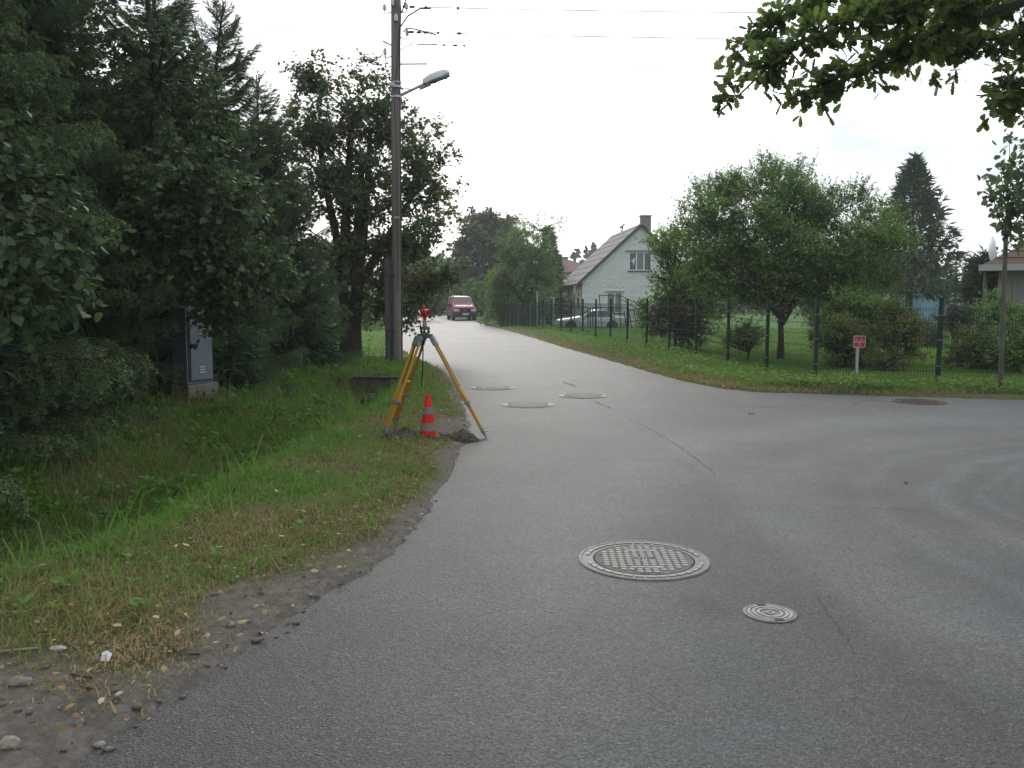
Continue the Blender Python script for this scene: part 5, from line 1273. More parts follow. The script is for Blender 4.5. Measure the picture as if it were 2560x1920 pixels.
spruce(-5.65, 19.6, 6.4, 2.0, 'small spruce with a narrow tip left of the twin trunked lime', z0=.2, step=.19, seed=5, droop=.9, side=-.8, per=8, tp=.7)
spruce(-4.85, 19.2, 3.0, 1.35, 'low bushy spruce at the foot of the twin trunked lime', z0=.12, step=.20, seed=6, droop=.9, side=-.9)
spruce(-5.35, 14.6, 3.2, 1.55, 'low spruce with drooping boughs just right of the electrical cabinet', z0=.12, step=.21, seed=7, droop=1.0, side=-.9, per=7)
spruce(-6.0, 10.0, 3.6, 1.35, 'young spruce in the shade left of the electrical cabinet', z0=.12, step=.24, seed=8, droop=1.3, side=-.8)
spruce(-8.9, 13.5, 11, 2.6, 'tall spruce in the second row behind the cabinet', z0=.4, step=.30, seed=9, side=-.8, per=7, zv=7.5)
spruce(-9.2, 18.5, 8.3, 2.5, 'dark spruce in the second row behind the pointed one', z0=.4, step=.30, seed=10, side=-.8, per=7)
spruce(-8.2, 24.0, 6.6, 2.3, 'spruce at the back left of the lawn behind the lime trunk', z0=.3, step=.46, seed=11, side=-1.0)
spruce(-8.8, 9.0, 11, 2.6, 'tall spruce in the second row at the left edge', z0=.4, step=.28, seed=12, side=-.6, per=7, zv=6)

# ---------- broadleaf crowns
def crown(zones, n_cl, per, leaf, LT, size, trunk_top, seed, twig_len=(.25, .55), upb=.35, hollow=.55, gap=.0, gf=1.2, droop=.0, limb_r=.03, nt=5, out_b=.8, tint_mu=.4, tint_sd=.22, boughs=0, br=.35):
    """leaf spray clumps on limbs: zones = [(centre, radii, weight)]; returns leaf arrays and limb arrays"""
    g = np.random.default_rng(seed); C_ = []; O_ = []
    w = np.array([z[2] for z in zones], float); w /= w.sum()
    while len(C_) < n_cl:
        c, r, _ = zones[g.choice(len(zones), p=w)]; d = unit(g.normal(0, 1, 3)); q = g.random() ** (1 / 3) * (1 - hollow) + hollow if g.random() < .8 else g.random()
        p = np.array(c) + d * np.array(r) * min(q, 1)
        if gap > 0 and float(wav(p[0] + p[2] * .7, p[1] + p[2], gf, seed % 20)) < gap - 1 + .25 * g.normal(): continue
        C_.append(p); O_.append(d)
    C_, O_ = np.array(C_), np.array(O_); n = len(C_); bt = np.zeros(n)
    if boughs:      # gather the sprays round separate boughs, so that gaps open between them
        pick = g.integers(0, n, boughs); near = g.integers(0, boughs, n); bc = C_[pick]
        d2 = np.linalg.norm(C_[:, None, :] - bc[None], axis=2); near = np.argmin(d2 + g.uniform(0, br * .8, d2.shape), 1)
        flat = np.array([1.15, 1.15, .62]); C_ = bc[near] + (C_ - bc[near]) * .45 + g.normal(0, br * .42, (n, 3)) * flat; bt = g.normal(0, tint_sd * .7, boughs)[near]
    # twigs
    K = nt; P = np.repeat(C_, K, 0); out = np.repeat(O_, K, 0)
    D = unit(out * out_b + g.normal(0, .75, P.shape) + np.array([0, 0, upb])); Lt = g.uniform(*twig_len, len(P))
    E = P + D * Lt[:, None]; E[:, 2] -= droop * Lt
    A, B = [P], [E]; ra, rb = [np.full(len(P), .005)], [np.full(len(P), .0015)]
    m = per; t = np.tile((np.arange(m) + .5) / m, len(P)) * g.uniform(.85, 1.05, len(P) * m)
    base = np.repeat(P, m, 0) + (np.repeat(E - P, m, 0)) * np.clip(t, .05, 1)[:, None]
    dd = np.repeat(D, m, 0); sd = unit(np.cross(dd, g.normal(0, 1, base.shape)))
    ld = unit(dd * .55 + sd * .9 + np.array([0, 0, -droop * .9]) + g.normal(0, .25, base.shape))
    up = unit(np.array([0, 0, 1.]) + np.repeat(out, m * 1, 0).repeat(1, 0)[:len(base)] * .5 + g.normal(0, .45, base.shape))
    s = size * (.45 + .9 * g.beta(2.2, 2, len(base))); cl_t = np.repeat(g.normal(0, tint_sd * .5, n) + bt, K * m)
    tint = np.clip(tint_mu + cl_t + g.normal(0, tint_sd, len(base)), 0, 1)
    LV = leaves(base, ld, up, s, leaf, LT, tint)
    # limbs: curved from the trunk to each third clump
    tt = np.array(trunk_top, float); sel = np.arange(0, n, max(1, n // 70)); st_ = tt[None] if tt.ndim == 1 else tt
    for i in sel:
        e = C_[i]; s0 = st_[np.argmin(np.abs(st_[:, 2] - (e[2] - .6 * np.hypot(*(st_[:, :2] - e[:2]).T))) + .35 * np.hypot(*(st_[:, :2] - e[:2]).T) + g.uniform(0, .5, len(st_)))]; k = 5; prev = s0
        mid = (s0 + e) / 2 + g.normal(0, .12, 3) * np.linalg.norm(e - s0) + np.array([0, 0, .12 * np.linalg.norm(e - s0)])
        for j in range(1, k + 1):
            u = j / k; q = (1 - u) ** 2 * s0 + 2 * u * (1 - u) * mid + u * u * e
            A.append(prev[None]); B.append(q[None]); ra.append(np.array([limb_r * (1 - (j - 1) / k) + .006])); rb.append(np.array([limb_r * (1 - j / k) + .006])); prev = q
    TW = prisms(np.concatenate(A), np.concatenate(B), np.concatenate(ra), np.concatenate(rb))
    return LV, TW
def broadleaf(name, x, y, zones, n_cl, per, leaf, LT, size, mt, label, cat_, seed, trunk, group=None, bark='bark', trunk_r=.12, **kw):
    """zones are in world coordinates; trunk: list of polylines (world) or None"""
    z = hz(x, y); T_ = thing(name, (x, y, z), label, cat_, group); o = np.array([x, y, z])
    tops = np.array([tl[-1] for tl in trunk])
    more = np.concatenate([np.array(tl)[len(tl) // 2:] for tl in trunk])
    (V, Tr, A), (V2, T2) = crown(zones, n_cl, per, leaf, LT, size, more, seed, **kw)
    link('crown', np_mesh('crown', V - o, Tr, mt, {'tint': A}), T_)
    link('branches', np_mesh('branches', V2 - o, T2, M[bark]), T_)
    b = MB()
    for tl in trunk:
        k = len(tl); b.tube([np.array(p) - o for p in tl], [trunk_r * (1 - .62 * i / (k - 1)) * (1.25 if i == 0 else 1) for i in range(k)], 10)
    b.obj('trunk', M[bark], T_, smooth=True)
    return T_
def Z(px, py, Y_, rx, rz, ry, w=1.0):
    """ellipsoid zone whose centre is seen at (px,py) at depth Y_; rx,rz half sizes in picture pixels"""
    c = AT(px, py, Y_); s = Y_ / FPX
    return (c, (rx * s, ry, rz * s), w)

# lime boughs close on the left edge, then a lime reaching over the cabinet
TIL = 'limes among the left spruces'
broadleaf('lime_tree', -5.4, 6.6, [Z(35, 480, 6.8, 90, 90, .5, 1.2), Z(90, 590, 6.7, 90, 80, .45, 1.2), Z(30, 700, 6.6, 100, 60, .45, 1.0), Z(20, 330, 7.0, 110, 70, .5, .4), Z(190, 720, 6.9, 20, 30, .2, .06)],
          95, 5, HEART_V, HEART_T, .074, M['lime_leaf'], 'lime boughs with big heart shaped leaves hanging in at the left edge', 'lime tree', 21,
          [[(-5.4, 6.6, 0), (-5.3, 6.6, 1.2), (-5.0, 6.6, 2.4), (-4.6, 6.7, 3.4)]], TIL, nt=4, twig_len=(.18, .38), droop=.45, upb=0, hollow=.3, tint_mu=.16, tint_sd=.16, trunk_r=.07, limb_r=.010, boughs=30, br=.25)
broadleaf('lime_tree', -5.5, 12.4, [Z(450, 470, 11.5, 180, 90, .7, 1.5), Z(560, 560, 11.6, 140, 80, .6, 1.3), Z(430, 640, 11.4, 130, 70, .5, 1), Z(600, 680, 11.8, 110, 55, .5, .8), Z(450, 330, 11.9, 170, 90, .7, 1.1), Z(600, 340, 12, 90, 70, .5, .6), Z(380, 200, 12.2, 130, 100, .6, .7), Z(560, 740, 11.8, 70, 30, .3, .35), Z(650, 700, 12.6, 90, 70, .5, .5), Z(620, 830, 12.4, 80, 90, .5, .22), Z(300, 60, 12.3, 130, 80, .6, .4), Z(480, 752, 12.1, 45, 26, .3, .12)],
          480, 5, HEART_V, HEART_T, .078, M['lime_leaf'], 'leafy lime spreading over the electrical cabinet between the spruces', 'lime tree', 22,
          [[(-5.5, 12.4, 0), (-5.4, 12.4, 1.5), (-5.1, 12.3, 3), (-4.9, 12.2, 4.6), (-5.0, 12.2, 6)]], TIL, nt=4, twig_len=(.22, .5), droop=.5, upb=.05, hollow=.35, gap=.45, tint_mu=.33, trunk_r=.09, boughs=95, br=.30)
# twin trunked lime beside the utility pole
zl = [Z(780, 400, 23, 70, 90, 1.1, .8), Z(905, 400, 23, 75, 130, 1.1, 1.2), Z(780, 210, 23, 45, 45, .5, .30), Z(790, 290, 23, 60, 80, .8, .7), Z(925, 230, 23, 40, 60, .6, .35), Z(930, 300, 23, 60, 60, .8, .5), Z(850, 520, 23, 120, 110, 1.3, 1.6), Z(1010, 380, 23.6, 60, 100, .9, .75), Z(1050, 520, 23.8, 75, 110, .9, 1.1), Z(1030, 660, 23.8, 90, 75, .9, 1.1), Z(900, 660, 23.3, 90, 80, 1.0, 1.0), Z(1020, 770, 23.2, 70, 30, .4, .38), Z(930, 770, 23.3, 50, 40, .4, .3), Z(700, 560, 22.8, 60, 130, .9, .7), Z(690, 340, 23, 50, 70, .6, .5), Z(792, 165, 23, 10, 35, .15, .05), Z(905, 190, 23, 10, 40, .15, .05), Z(935, 175, 23, 10, 35, .15, .05), Z(1090, 700, 23.6, 60, 50, .5, .5), Z(1075, 440, 23.6, 50, 60, .5, .35)]
broadleaf('lime_tree', -4.35, 23, zl, 1350, 5, HEART_V, HEART_T, .088, M['lime_dusky'], 'big dusky lime with dark twin trunks standing left of the utility pole', 'lime tree', 23,
          [[(-4.45, 23, -.1), (-4.45, 23, 1.3), (-4.55, 23, 2.8), (-4.9, 23, 4.6), (-5.1, 23, 6.2)], [(-4.2, 23, -.1), (-4.2, 23.05, 1.6), (-3.95, 23, 3), (-3.8, 23, 4.6), (-3.7, 23, 6)], [(-4.3, 23.1, .3), (-4.1, 23.2, 2), (-3.4, 23.4, 3.2), (-2.8, 23.6, 4.2)],
           [(-4.4, 23, 2), (-4.4, 23, 3.5), (-4.3, 23.1, 5), (-4.2, 23.1, 6.4)], [(-4.2, 23, 2), (-4.05, 22.9, 3.5), (-3.9, 22.9, 5.2)]], TIL, nt=5, twig_len=(.25, .6), droop=.15, upb=.35, hollow=.3, gap=.40, gf=1.6, tint_mu=.42, trunk_r=.165, limb_r=.026, boughs=120, br=.45)
# shrubs beyond the lawn on the left
for i, (px, py, Y_, rx, rz) in enumerate(((900, 790, 46, 70, 40), (830, 770, 50, 70, 70), (970, 740, 56, 50, 60), (1040, 700, 70, 60, 70))):
    c = AT(px, py, Y_); lab = ['light green shrub seen between the lime trunk and the utility pole', 'dark shrub behind the lime trunk at the back of the lawn', 'olive shrub behind the utility pole along the far street', 'dense bush on the left side of the far street'][i]
    broadleaf('garden_shrub', c[0], Y_, [Z(px, py, Y_, rx, rz, 1.2)], 130, 4, LEAF_V, LEAF_T, .14, M['bush_leaf'] if i == 0 else M['apple_leaf'], lab, 'shrub', 30 + i, [[(c[0], Y_, 0), (c[0], Y_, .8), (c[0] + .1, Y_, 1.4)]], 'shrubs at the back of the left lawn', nt=4, twig_len=(.3, .6), trunk_r=.06, hollow=.4)

# ---------- right side: fruit tree, bushes, conifers
za = [Z(1900, 585, 23.5, 185, 130, 2.0, 2.0), Z(1790, 570, 23.3, 95, 110, 1.6, 1.0), Z(2060, 590, 23.6, 160, 110, 1.8, 1.5), Z(2180, 610, 23.8, 75, 75, 1.3, .8), Z(1920, 475, 23.4, 150, 48, 1.2, .7), Z(2080, 505, 23.5, 120, 48, 1.1, .5), Z(1890, 690, 23.2, 170, 60, 1.5, 1.0), Z(2080, 700, 23.4, 140, 50, 1.3, .8), Z(1970, 395, 23.4, 35, 18, .3, .05), Z(1900, 735, 23, 130, 34, 1.2, .8), Z(2090, 740, 23.2, 120, 30, 1.1, .6), Z(1980, 640, 22.6, 150, 60, .8, .7)]
tx, ty = G(1962, 905)
broadleaf('apple_tree', 7.0, 22.4, za, 2300, 7, SLIM_V * np.array([1, 1.35, 1]), LEAF_T, .092, M['apple_leaf'], 'broad round fruit tree on the lawn right behind the fence', 'fruit tree', 41,
          [[(7.0, 22.4, -.1), (7.02, 22.45, .6), (7.0, 22.5, 1.3), (6.7, 22.6, 2.2), (6.2, 22.8, 3.0)], [(7.0, 22.45, 1.0), (7.5, 22.7, 1.7), (8.4, 23, 2.4), (9.3, 23.2, 3.0)], [(7.0, 22.5, 1.2), (7.2, 22.8, 2.2), (7.4, 23.2, 3.6)], [(7.0, 22.5, 1.2), (6.2, 22.2, 2.0), (5.4, 22.4, 2.6)]], None, nt=6, twig_len=(.25, .65), droop=.05, upb=.45, hollow=.2, gap=.35, gf=1.5, tint_mu=.40, trunk_r=.09, limb_r=.02, boughs=72, br=.46)
broadleaf('flowering_bush', AT(1690, 800, 27)[0], 27, [Z(1690, 680, 27, 60, 90, 1.0, 1.2), Z(1755, 740, 27, 110, 60, 1.0, 1.1), Z(1665, 610, 27, 32, 38, .6, .3), Z(1640, 790, 27, 40, 50, .6, .5), Z(1750, 650, 27.2, 50, 60, .8, .5)], 420, 5, LEAF_V, LEAF_T, .115, M['bush_leaf'], 'bright green tall bush left of the fruit tree, before the house gable', 'bush', 42,
          [[(AT(1690, 800, 27)[0], 27, 0), (AT(1690, 780, 27)[0], 27, 1.2), (AT(1685, 700, 27)[0], 27, 2.2)], [(AT(1700, 800, 27)[0], 27, 0), (AT(1740, 760, 27)[0], 27, 1.3)]], None, nt=5, twig_len=(.25, .5), upb=.5, hollow=.3, gap=.2, tint_mu=.45, trunk_r=.05, boughs=42, br=.35)
_c = broadleaf('withered_shrub', AT(1695, 840, 25.6)[0], 25.6, [Z(1700, 805, 25.6, 62, 42, .6), Z(1735, 840, 25.6, 50, 24, .5, .5)], 130, 5, SLIM_V, LEAF_T, .09, M['dead_leaf'], 'brown withered shrub behind the fence left of the fruit tree trunk', 'shrub', 43, [[(AT(1700, 860, 25.6)[0], 25.6, 0), (AT(1700, 830, 25.6)[0], 25.6, .7)]], None, nt=6, twig_len=(.25, .5), trunk_r=.03, hollow=.2, upb=.6)
SH_ = 'ornamental shrubs inside the fence'
for i, (px, py, Y_, rx, rz, ry, n, sz, mt, lab, base) in enumerate((
    (2110, 845, 19.4, 60, 55, .6, 150, .075, 'yellow_leaf', 'yellowing shrub directly behind the red marker sign', 930),
    (2240, 830, 19.8, 65, 75, .6, 190, .075, 'yellow_leaf', 'spreading yellow green shrub right of the red marker sign', 935),
    (2150, 790, 21.0, 110, 50, .7, 260, .085, 'bush_leaf', 'light green shrub with pale leaves behind the yellow ones', 890),
    (2130, 900, 19.6, 50, 40, .5, 90, .07, 'apple_leaf', 'low dark shrub at the foot of the red marker sign', 940),
    (2440, 880, 19.0, 60, 55, .6, 170, .08, 'yellow_leaf', 'brownish yellow shrub between the fence post and the young tree', 950),
    (2545, 870, 18.0, 45, 75, .6, 170, .08, 'bush_leaf', 'green shrub at the right edge in front of the bungalow', 950),
    (1870, 850, 21.8, 40, 32, .4, 70, .07, 'yellow_leaf', 'small yellowish shrub between two fence posts left of the trunk', 900),
    (2310, 845, 29, 50, 38, .7, 170, .09, 'chestnut_leaf', 'dark clipped hedge shrub on the lawn before the blue container', 880),
    (2478, 795, 27, 42, 55, .9, 130, .09, 'apple_leaf', 'tall loose shrub between the container and the bungalow', 880),
    (2390, 800, 23, 40, 24, .4, 60, .08, 'chestnut_leaf', 'reddish low shrub beside the second fence post', 860),
    (2210, 915, 18.3, 28, 30, .3, 40, .06, 'yellow_leaf', 'little shrub on the grass near the fence foot', 955))):
    c = AT(px, py, Y_); gz = hz(c[0], Y_)
    broadleaf('garden_shrub', c[0], Y_, [Z(px, py, Y_, rx, rz, ry)], n, 5, LEAF_V if i != 7 else SLIM_V, LEAF_T, sz, M[mt], lab, 'shrub', 50 + i, [[(c[0], Y_, gz - .05), (c[0] + .03, Y_, gz + .25), (c[0], Y_, c[2])]], SH_, nt=5, twig_len=(.18, .42), trunk_r=.03, hollow=.25, upb=.4, tint_mu=.45, boughs=max(6, n // 11), br=.28)
# conifer behind the fruit tree, its dark leaning limb, and a sparse young spruce in front of the container
def far_conifer(name, px, pt, pb, Y_, rpx, label, seed, n=900, mt='needle_far', group=None, fan=.32, sz=.42):
    g = np.random.default_rng(seed); x, _, zt = AT(px, pt, Y_); zb = max(AT(px, pb, Y_)[2], -.4); rr = rpx * Y_ / FPX; gz = hz(x, Y_)
    T_ = thing(name, (x, Y_, gz), label, 'conifer', group); o = np.array([x, Y_, gz])
    t = g.random(n) ** .75; z = zt - (zt - zb) * t; az = g.uniform(0, 6.28, n); lump = 1 + .25 * np.sin(az * 3 + z * 2.1) + .15 * np.sin(az * 7 - z * 5)
    r = rr * (t ** .8) * lump * np.sqrt(g.uniform(.15, 1, n)); B0 = np.stack([x + np.cos(az) * r, Y_ + np.sin(az) * r, z], 1)
    d = np.stack([np.cos(az), np.sin(az), .55 - .9 * t + g.normal(0, .2, n)], 1); k = 9
    base = np.repeat(B0, k, 0) + g.normal(0, .10, (n * k, 3)); dd = unit(np.repeat(unit(d), k, 0) + g.normal(0, .55, (n * k, 3)))
    LV = leaves(base, dd, unit(g.normal(0, 1, base.shape) + np.array([0, 0, 1])), sz * g.uniform(.5, 1.2, n * k), SLIM_V * np.array([1, .7, 1]), LEAF_T, np.clip(np.repeat(g.normal(.45, .2, n), k) + g.normal(0, .12, n * k), 0, 1))
    link('crown', np_mesh('crown', LV[0] - o, LV[1], M[mt], {'tint': LV[2]}), T_)
    b = MB(); b.tube([(0, 0, -.2), (0, 0, (zt - gz) * .5), (0, 0, zt - gz - .1)], [.018 * zt + .06, .012 * zt + .03, .01], 8); b.obj('trunk', M['bark'], T_, smooth=True)
    return T_
cf = far_conifer('conifer_tree', 2288, 400, 740, 46, 128, 'tall dark conifer behind the fruit tree on the right', 61, 1150, fan=.4, sz=.46)
lb = MB(); o_ = np.array(cf.location)
lb.tube([np.array(AT(2238, 735, 44)) - o_, np.array(AT(2262, 700, 44)) - o_, np.array(AT(2280, 680, 44.5)) - o_, np.array(AT(2285, 600, 46)) - o_], [.26, .24, .2, .14], 9); lb.tube([np.array(AT(2238, 735, 44)) - o_, np.array(AT(2226, 800, 44)) - o_], [.26, .3], 9); lb.obj('leaning_limb', M['bark'], cf, smooth=True)
xs, ys, _ = AT(2385, 800, 36)
spruce(xs, ys, AT(2385, 660, 36)[2] + .4, 1.5, 'sparse young spruce with bare curving boughs before the blue container', z0=.5, step=.55, seed=14, droop=.3, per=4, group='young conifers on the right', fill=20)
far_conifer('conifer_tree', 2460, 640, 800, 33, 60, 'low dark conifer beside the bungalow corner', 62, 420)
# ---------- centre: willow, chestnut, thuja, hedge
zw = [Z(1300, 680, 55, 72, 66, 1.5, 1.6), Z(1258, 735, 55, 45, 50, 1.2, 1.0), Z(1350, 700, 55, 42, 66, 1.3, .9), Z(1310, 620, 55, 60, 42, 1.2, .6), Z(1260, 785, 55, 35, 20, .8, .3)]
xw = AT(1315, 800, 55)[0]
wl_ = broadleaf('willow_tree', xw, 55, zw, 620, 7, SLIM_V, LEAF_T, .20, M['willow_leaf'], 'pale green bushy willow beside the far street, left of the house', 'willow', 71,
          [[(xw, 55, -.4), (xw, 55, 1.2), (xw - .2, 55, 2.6), (xw - .5, 55, 3.8)], [(xw, 55, .8), (xw + .5, 55, 2.4), (xw + .9, 55, 4)], [(xw + .1, 55, 1), (xw - .8, 55, 2.4)]], None, nt=6, twig_len=(.25, .6), droop=.45, upb=.15, hollow=.25, trunk_r=.18, limb_r=.04, gap=.15, boughs=55, br=.8)
broadleaf('open_tree', AT(1345, 780, 58)[0], 58, [Z(1340, 570, 58, 70, 32, 1.2, 1.0), Z(1320, 610, 58, 50, 30, 1.0, .6), Z(1290, 590, 58, 30, 30, .8, .3)], 95, 5, SLIM_V, LEAF_T, .20, M['willow_leaf'], 'thin open crowned tree rising above the willow', 'tree', 72,
          [[(AT(1345, 780, 58)[0], 58, -.4), (AT(1335, 700, 58)[0], 58, 2.6), (AT(1330, 620, 58)[0], 58, 4.8), (AT(1350, 570, 58)[0], 58, 6.2)], [(AT(1335, 680, 58)[0], 58, 3.2), (AT(1300, 600, 58)[0], 58, 5.4)]], None, nt=4, twig_len=(.4, .9), upb=.7, hollow=.4, trunk_r=.07, limb_r=.018)
far_conifer('thuja_tree', 1372, 570, 790, 72, 42, 'dark narrow conifer behind the willow, beside the red roof', 73, 420, sz=.6)
xc = AT(1225, 760, 86)[0]
broadleaf('chestnut_tree', xc, 86, [Z(1225, 625, 86, 78, 85, 2.6, 2.0), Z(1180, 660, 86, 50, 60, 2, .8), Z(1275, 640, 86, 45, 70, 2, .8), Z(1215, 570, 86, 42, 36, 1.5, .5), Z(1210, 720, 86, 60, 50, 2, .6)], 620, 6, LEAF_V * np.array([1, 1.3, 1]), LEAF_T, .42, M['chestnut_leaf'], 'dark round crowned chestnut at the far end of the street', 'chestnut tree', 74,
          [[(xc, 86, -.3), (xc, 86, 2), (xc, 86, 4.5), (xc + .2, 86, 7)]], None, nt=5, twig_len=(.5, 1.1), upb=.1, hollow=.45, droop=.25, trunk_r=.35, limb_r=.08, gap=.3, gf=.7, boughs=60, br=1.0)
FT = 'dark trees at the end of the street'
for i, (px, py, Y_, rx, rz, lab) in enumerate(((1105, 715, 100, 48, 55, 'dark clipped hedge tree behind the parked van'), (1075, 700, 108, 45, 66, 'olive tree left of the dark hedge at the street end'), (1140, 700, 112, 45, 50, 'shaded tree between the olive tree and the round chestnut'), (1010, 690, 95, 50, 75, 'dim tree seen behind the utility pole along the far street'), (1180, 745, 84, 40, 28, 'low green bush just right behind the parked van'))):
    c = AT(px, py, Y_)
    broadleaf('street_tree', c[0], Y_, [Z(px, py, Y_, rx, rz, 2.0)], 300, 5, LEAF_V, LEAF_T, .42, M['apple_leaf'] if i != 4 else M['willow_leaf'], lab, 'tree', 80 + i, [[(c[0], Y_, -.2), (c[0], Y_, 1.2), (c[0], Y_, c[2])]], FT, nt=5, twig_len=(.5, 1.1), hollow=.35, trunk_r=.2, limb_r=.06)
# a far wood closes the horizon behind the houses and gardens
def far_wood():
    g = np.random.default_rng(91); parts = []
    n = 1500; az = g.uniform(-.62, .75, n); dist = g.uniform(125, 170, n); h = 6.5 + 2.2 * np.sin(az * 23) + 1.4 * np.sin(az * 61 + 1) + g.normal(0, .5, n); x = np.sin(az) * dist; y = np.cos(az) * dist
    k = 14; t = g.random(n * k) ** .8; X_ = np.repeat(x, k) + g.normal(0, 1.3, n * k); Y_ = np.repeat(y, k) + g.normal(0, 1.3, n * k); z = np.repeat(h, k) * t
    B0 = np.stack([X_, Y_, z], 1); sel = SD_of(X_, Y_) > 2; B0 = B0[sel]; m = len(B0)
    return leaves(B0, unit(g.normal(0, 1, (m, 3)) + np.array([0, 0, .3])), unit(g.normal(0, 1, (m, 3)) + np.array([0, -1, .6])), g.uniform(.9, 1.8, m), LEAF_V * np.array([1, 1.4, 1]), LEAF_T, g.random(m))
V, T, A = far_wood()
tag(link('far_wood', np_mesh('far_wood', V, T, M['chestnut_leaf'], {'tint': A})), 'distant dark line of trees behind the houses', kind='stuff')

# ---------- oak boughs from a tree standing off to the right, near the camera
OAK_V = []
for t, w in ((0, .02), (.12, .05), (.20, .16), (.28, .10), (.38, .25), (.47, .15), (.58, .31), (.68, .19), (.80, .24), (.90, .15)): OAK_V.append((t, w, .10 * w))
OAK_V = np.array([(a, b, c) for a, b, c in OAK_V] + [(1.0, 0, -.05)] + [(a, -b, c) for a, b, c in OAK_V[::-1]] + [(.5, 0, -.0)])
OAK_T = np.array([(21, i, i + 1) for i in range(20)] + [(21, 20, 0)])
def oak():
    T_ = thing('oak_tree', (8.6, 4.6, 0), 'oak standing beside the side road, its lobed leaf boughs hanging in at upper right', 'oak'); o = np.array([8.6, 4.6, 0.])
    Y0 = 7.6
    bough = [[(2560, -190), (2300, 20), (2080, 60), (1940, 150), (1830, 255)], [(2560, -100), (2380, 60), (2200, 150), (2060, 210), (2000, 240)], [(2640, 60), (2520, 90), (2400, 110), (2260, 130)], [(2640, 90), (2560, 150), (2520, 210), (2510, 268)], [(2640, 200), (2560, 240), (2545, 270)], [(2300, 20), (2100, -20), (1960, 40), (1850, 130)],
             [(2380, 60), (2330, 110), (2300, 140)], [(2640, 0), (2450, 20), (2300, -20), (2150, -60)]]
    g = np.random.default_rng(5); P = []; D = []; A = []; B = []; ra = []; rb = []
    for bi, pl in enumerate(bough):
        pts = [np.array(AT(px, py, Y0 + .25 * bi - .5 + .12 * j)) for j, (px, py) in enumerate(pl)]
        for i in range(len(pts) - 1):
            A.append(pts[i]); B.append(pts[i + 1]); r0 = .018 * (1 - i / len(pts)); ra.append(r0 + .004); rb.append(r0 * .75 + .003)
            L_ = np.linalg.norm(pts[i + 1] - pts[i]); m = int(L_ / .012)
            for q in range(m):
                c = pts[i] + (pts[i + 1] - pts[i]) * g.random(); tw = unit(g.normal(0, 1, 3) * np.array([1, 1, .75]) + np.array([-.35, 0, -.15])); tl = g.uniform(.08, .30); e = c + tw * tl
                A.append(c); B.append(e); ra.append(.003); rb.append(.0015)
                for s in range(g.integers(4, 7)):
                    P.append(c + tw * tl * g.uniform(.3, 1)); D.append(tw * .6 + g.normal(0, .6, 3) + np.array([0, 0, -.25]))
    for (px, py) in ((2340, 195), (2350, 205), (2500, 250), (2480, 235), (2410, 165), (2395, 180)):
        c = np.array(AT(px, py, Y0)); A.append(c + np.array([.1, 0, .22])); B.append(c); ra.append(.003); rb.append(.0015)
        for s in range(5): P.append(c + g.normal(0, .03, 3)); D.append(g.normal(0, .7, 3) + np.array([0, 0, -.3]))
    # unseen upper boughs that carry the tree's own shade
    for s in range(2600):
        P.append(np.array([8.4, 5.0, 6.4]) + unit(g.normal(0, 1, 3)) * np.array([3.2, 3.0, 2.2]) * g.random() ** .4); D.append(g.normal(0, 1, 3))
    P, D = np.array(P), unit(np.array(D)); n = len(P); up = unit(g.normal(0, .55, (n, 3)) + np.array([0, -.2, 1])); sz = g.uniform(.085, .145, n); tint = np.clip(g.normal(.45, .25, n), 0, 1)
    # the leaves nearest the camera are objects of their own, the rest one mass
    inview = (P[:, 0] / P[:, 1] < .60) & (P[:, 2] < 1.6 + P[:, 1] * .36); order = np.argsort(np.where(inview, P[:, 1], 99)); own = order[:300]; rest = np.setdiff1d(np.arange(n), own)
    LV = leaves(P[rest] - o, D[rest], up[rest], sz[rest], OAK_V, OAK_T, tint[rest]); tag(link('leaf_mass', np_mesh('leaf_mass', LV[0], LV[1], M['oak_leaf'], {'tint': LV[2]}), T_), kind='stuff')
    tm = [np_mesh('oak_leaf', OAK_V, OAK_T, M['oak_leaf'], {'tint': np.full(len(OAK_V), t)}) for t in (.25, .4, .55, .75)]
    for i in own:
        x = Vector(D[i]); yv = Vector(up[i]).cross(x).normalized(); zv = x.cross(yv)
        ob = link('leaf', tm[i % 4], T_); mm = Matrix((x, yv, zv)).transposed().to_4x4(); mm.translation = Vector(P[i] - o); ob.matrix_local = mm @ Matrix.Scale(sz[i], 4)
    V2, T2 = prisms(np.array(A) - o, np.array(B) - o, np.array(ra), np.array(rb)); link('bough', np_mesh('bough', V2, T2, M['bark']), T_)
    b = MB(); b.tube([(0, 0, -.2), (0, 0, 1.2), (-.1, .2, 3.2), (-.2, .5, 5.5), (0, .5, 7.5)], [.36, .28, .24, .18, .06], 12); t0 = np.array([8.5, 4.9, 4.2])
    for pl in (bough[0], bough[2], bough[3], bough[6]):
        e = np.array(AT(*pl[0], Y0)); b.tube([t0 - o, (t0 + e) / 2 + np.array([0, 0, .35]) - o, e - o], [.10, .06, .03], 8)
    b.obj('trunk', M['bark_grey'], T_, smooth=True)
oak()
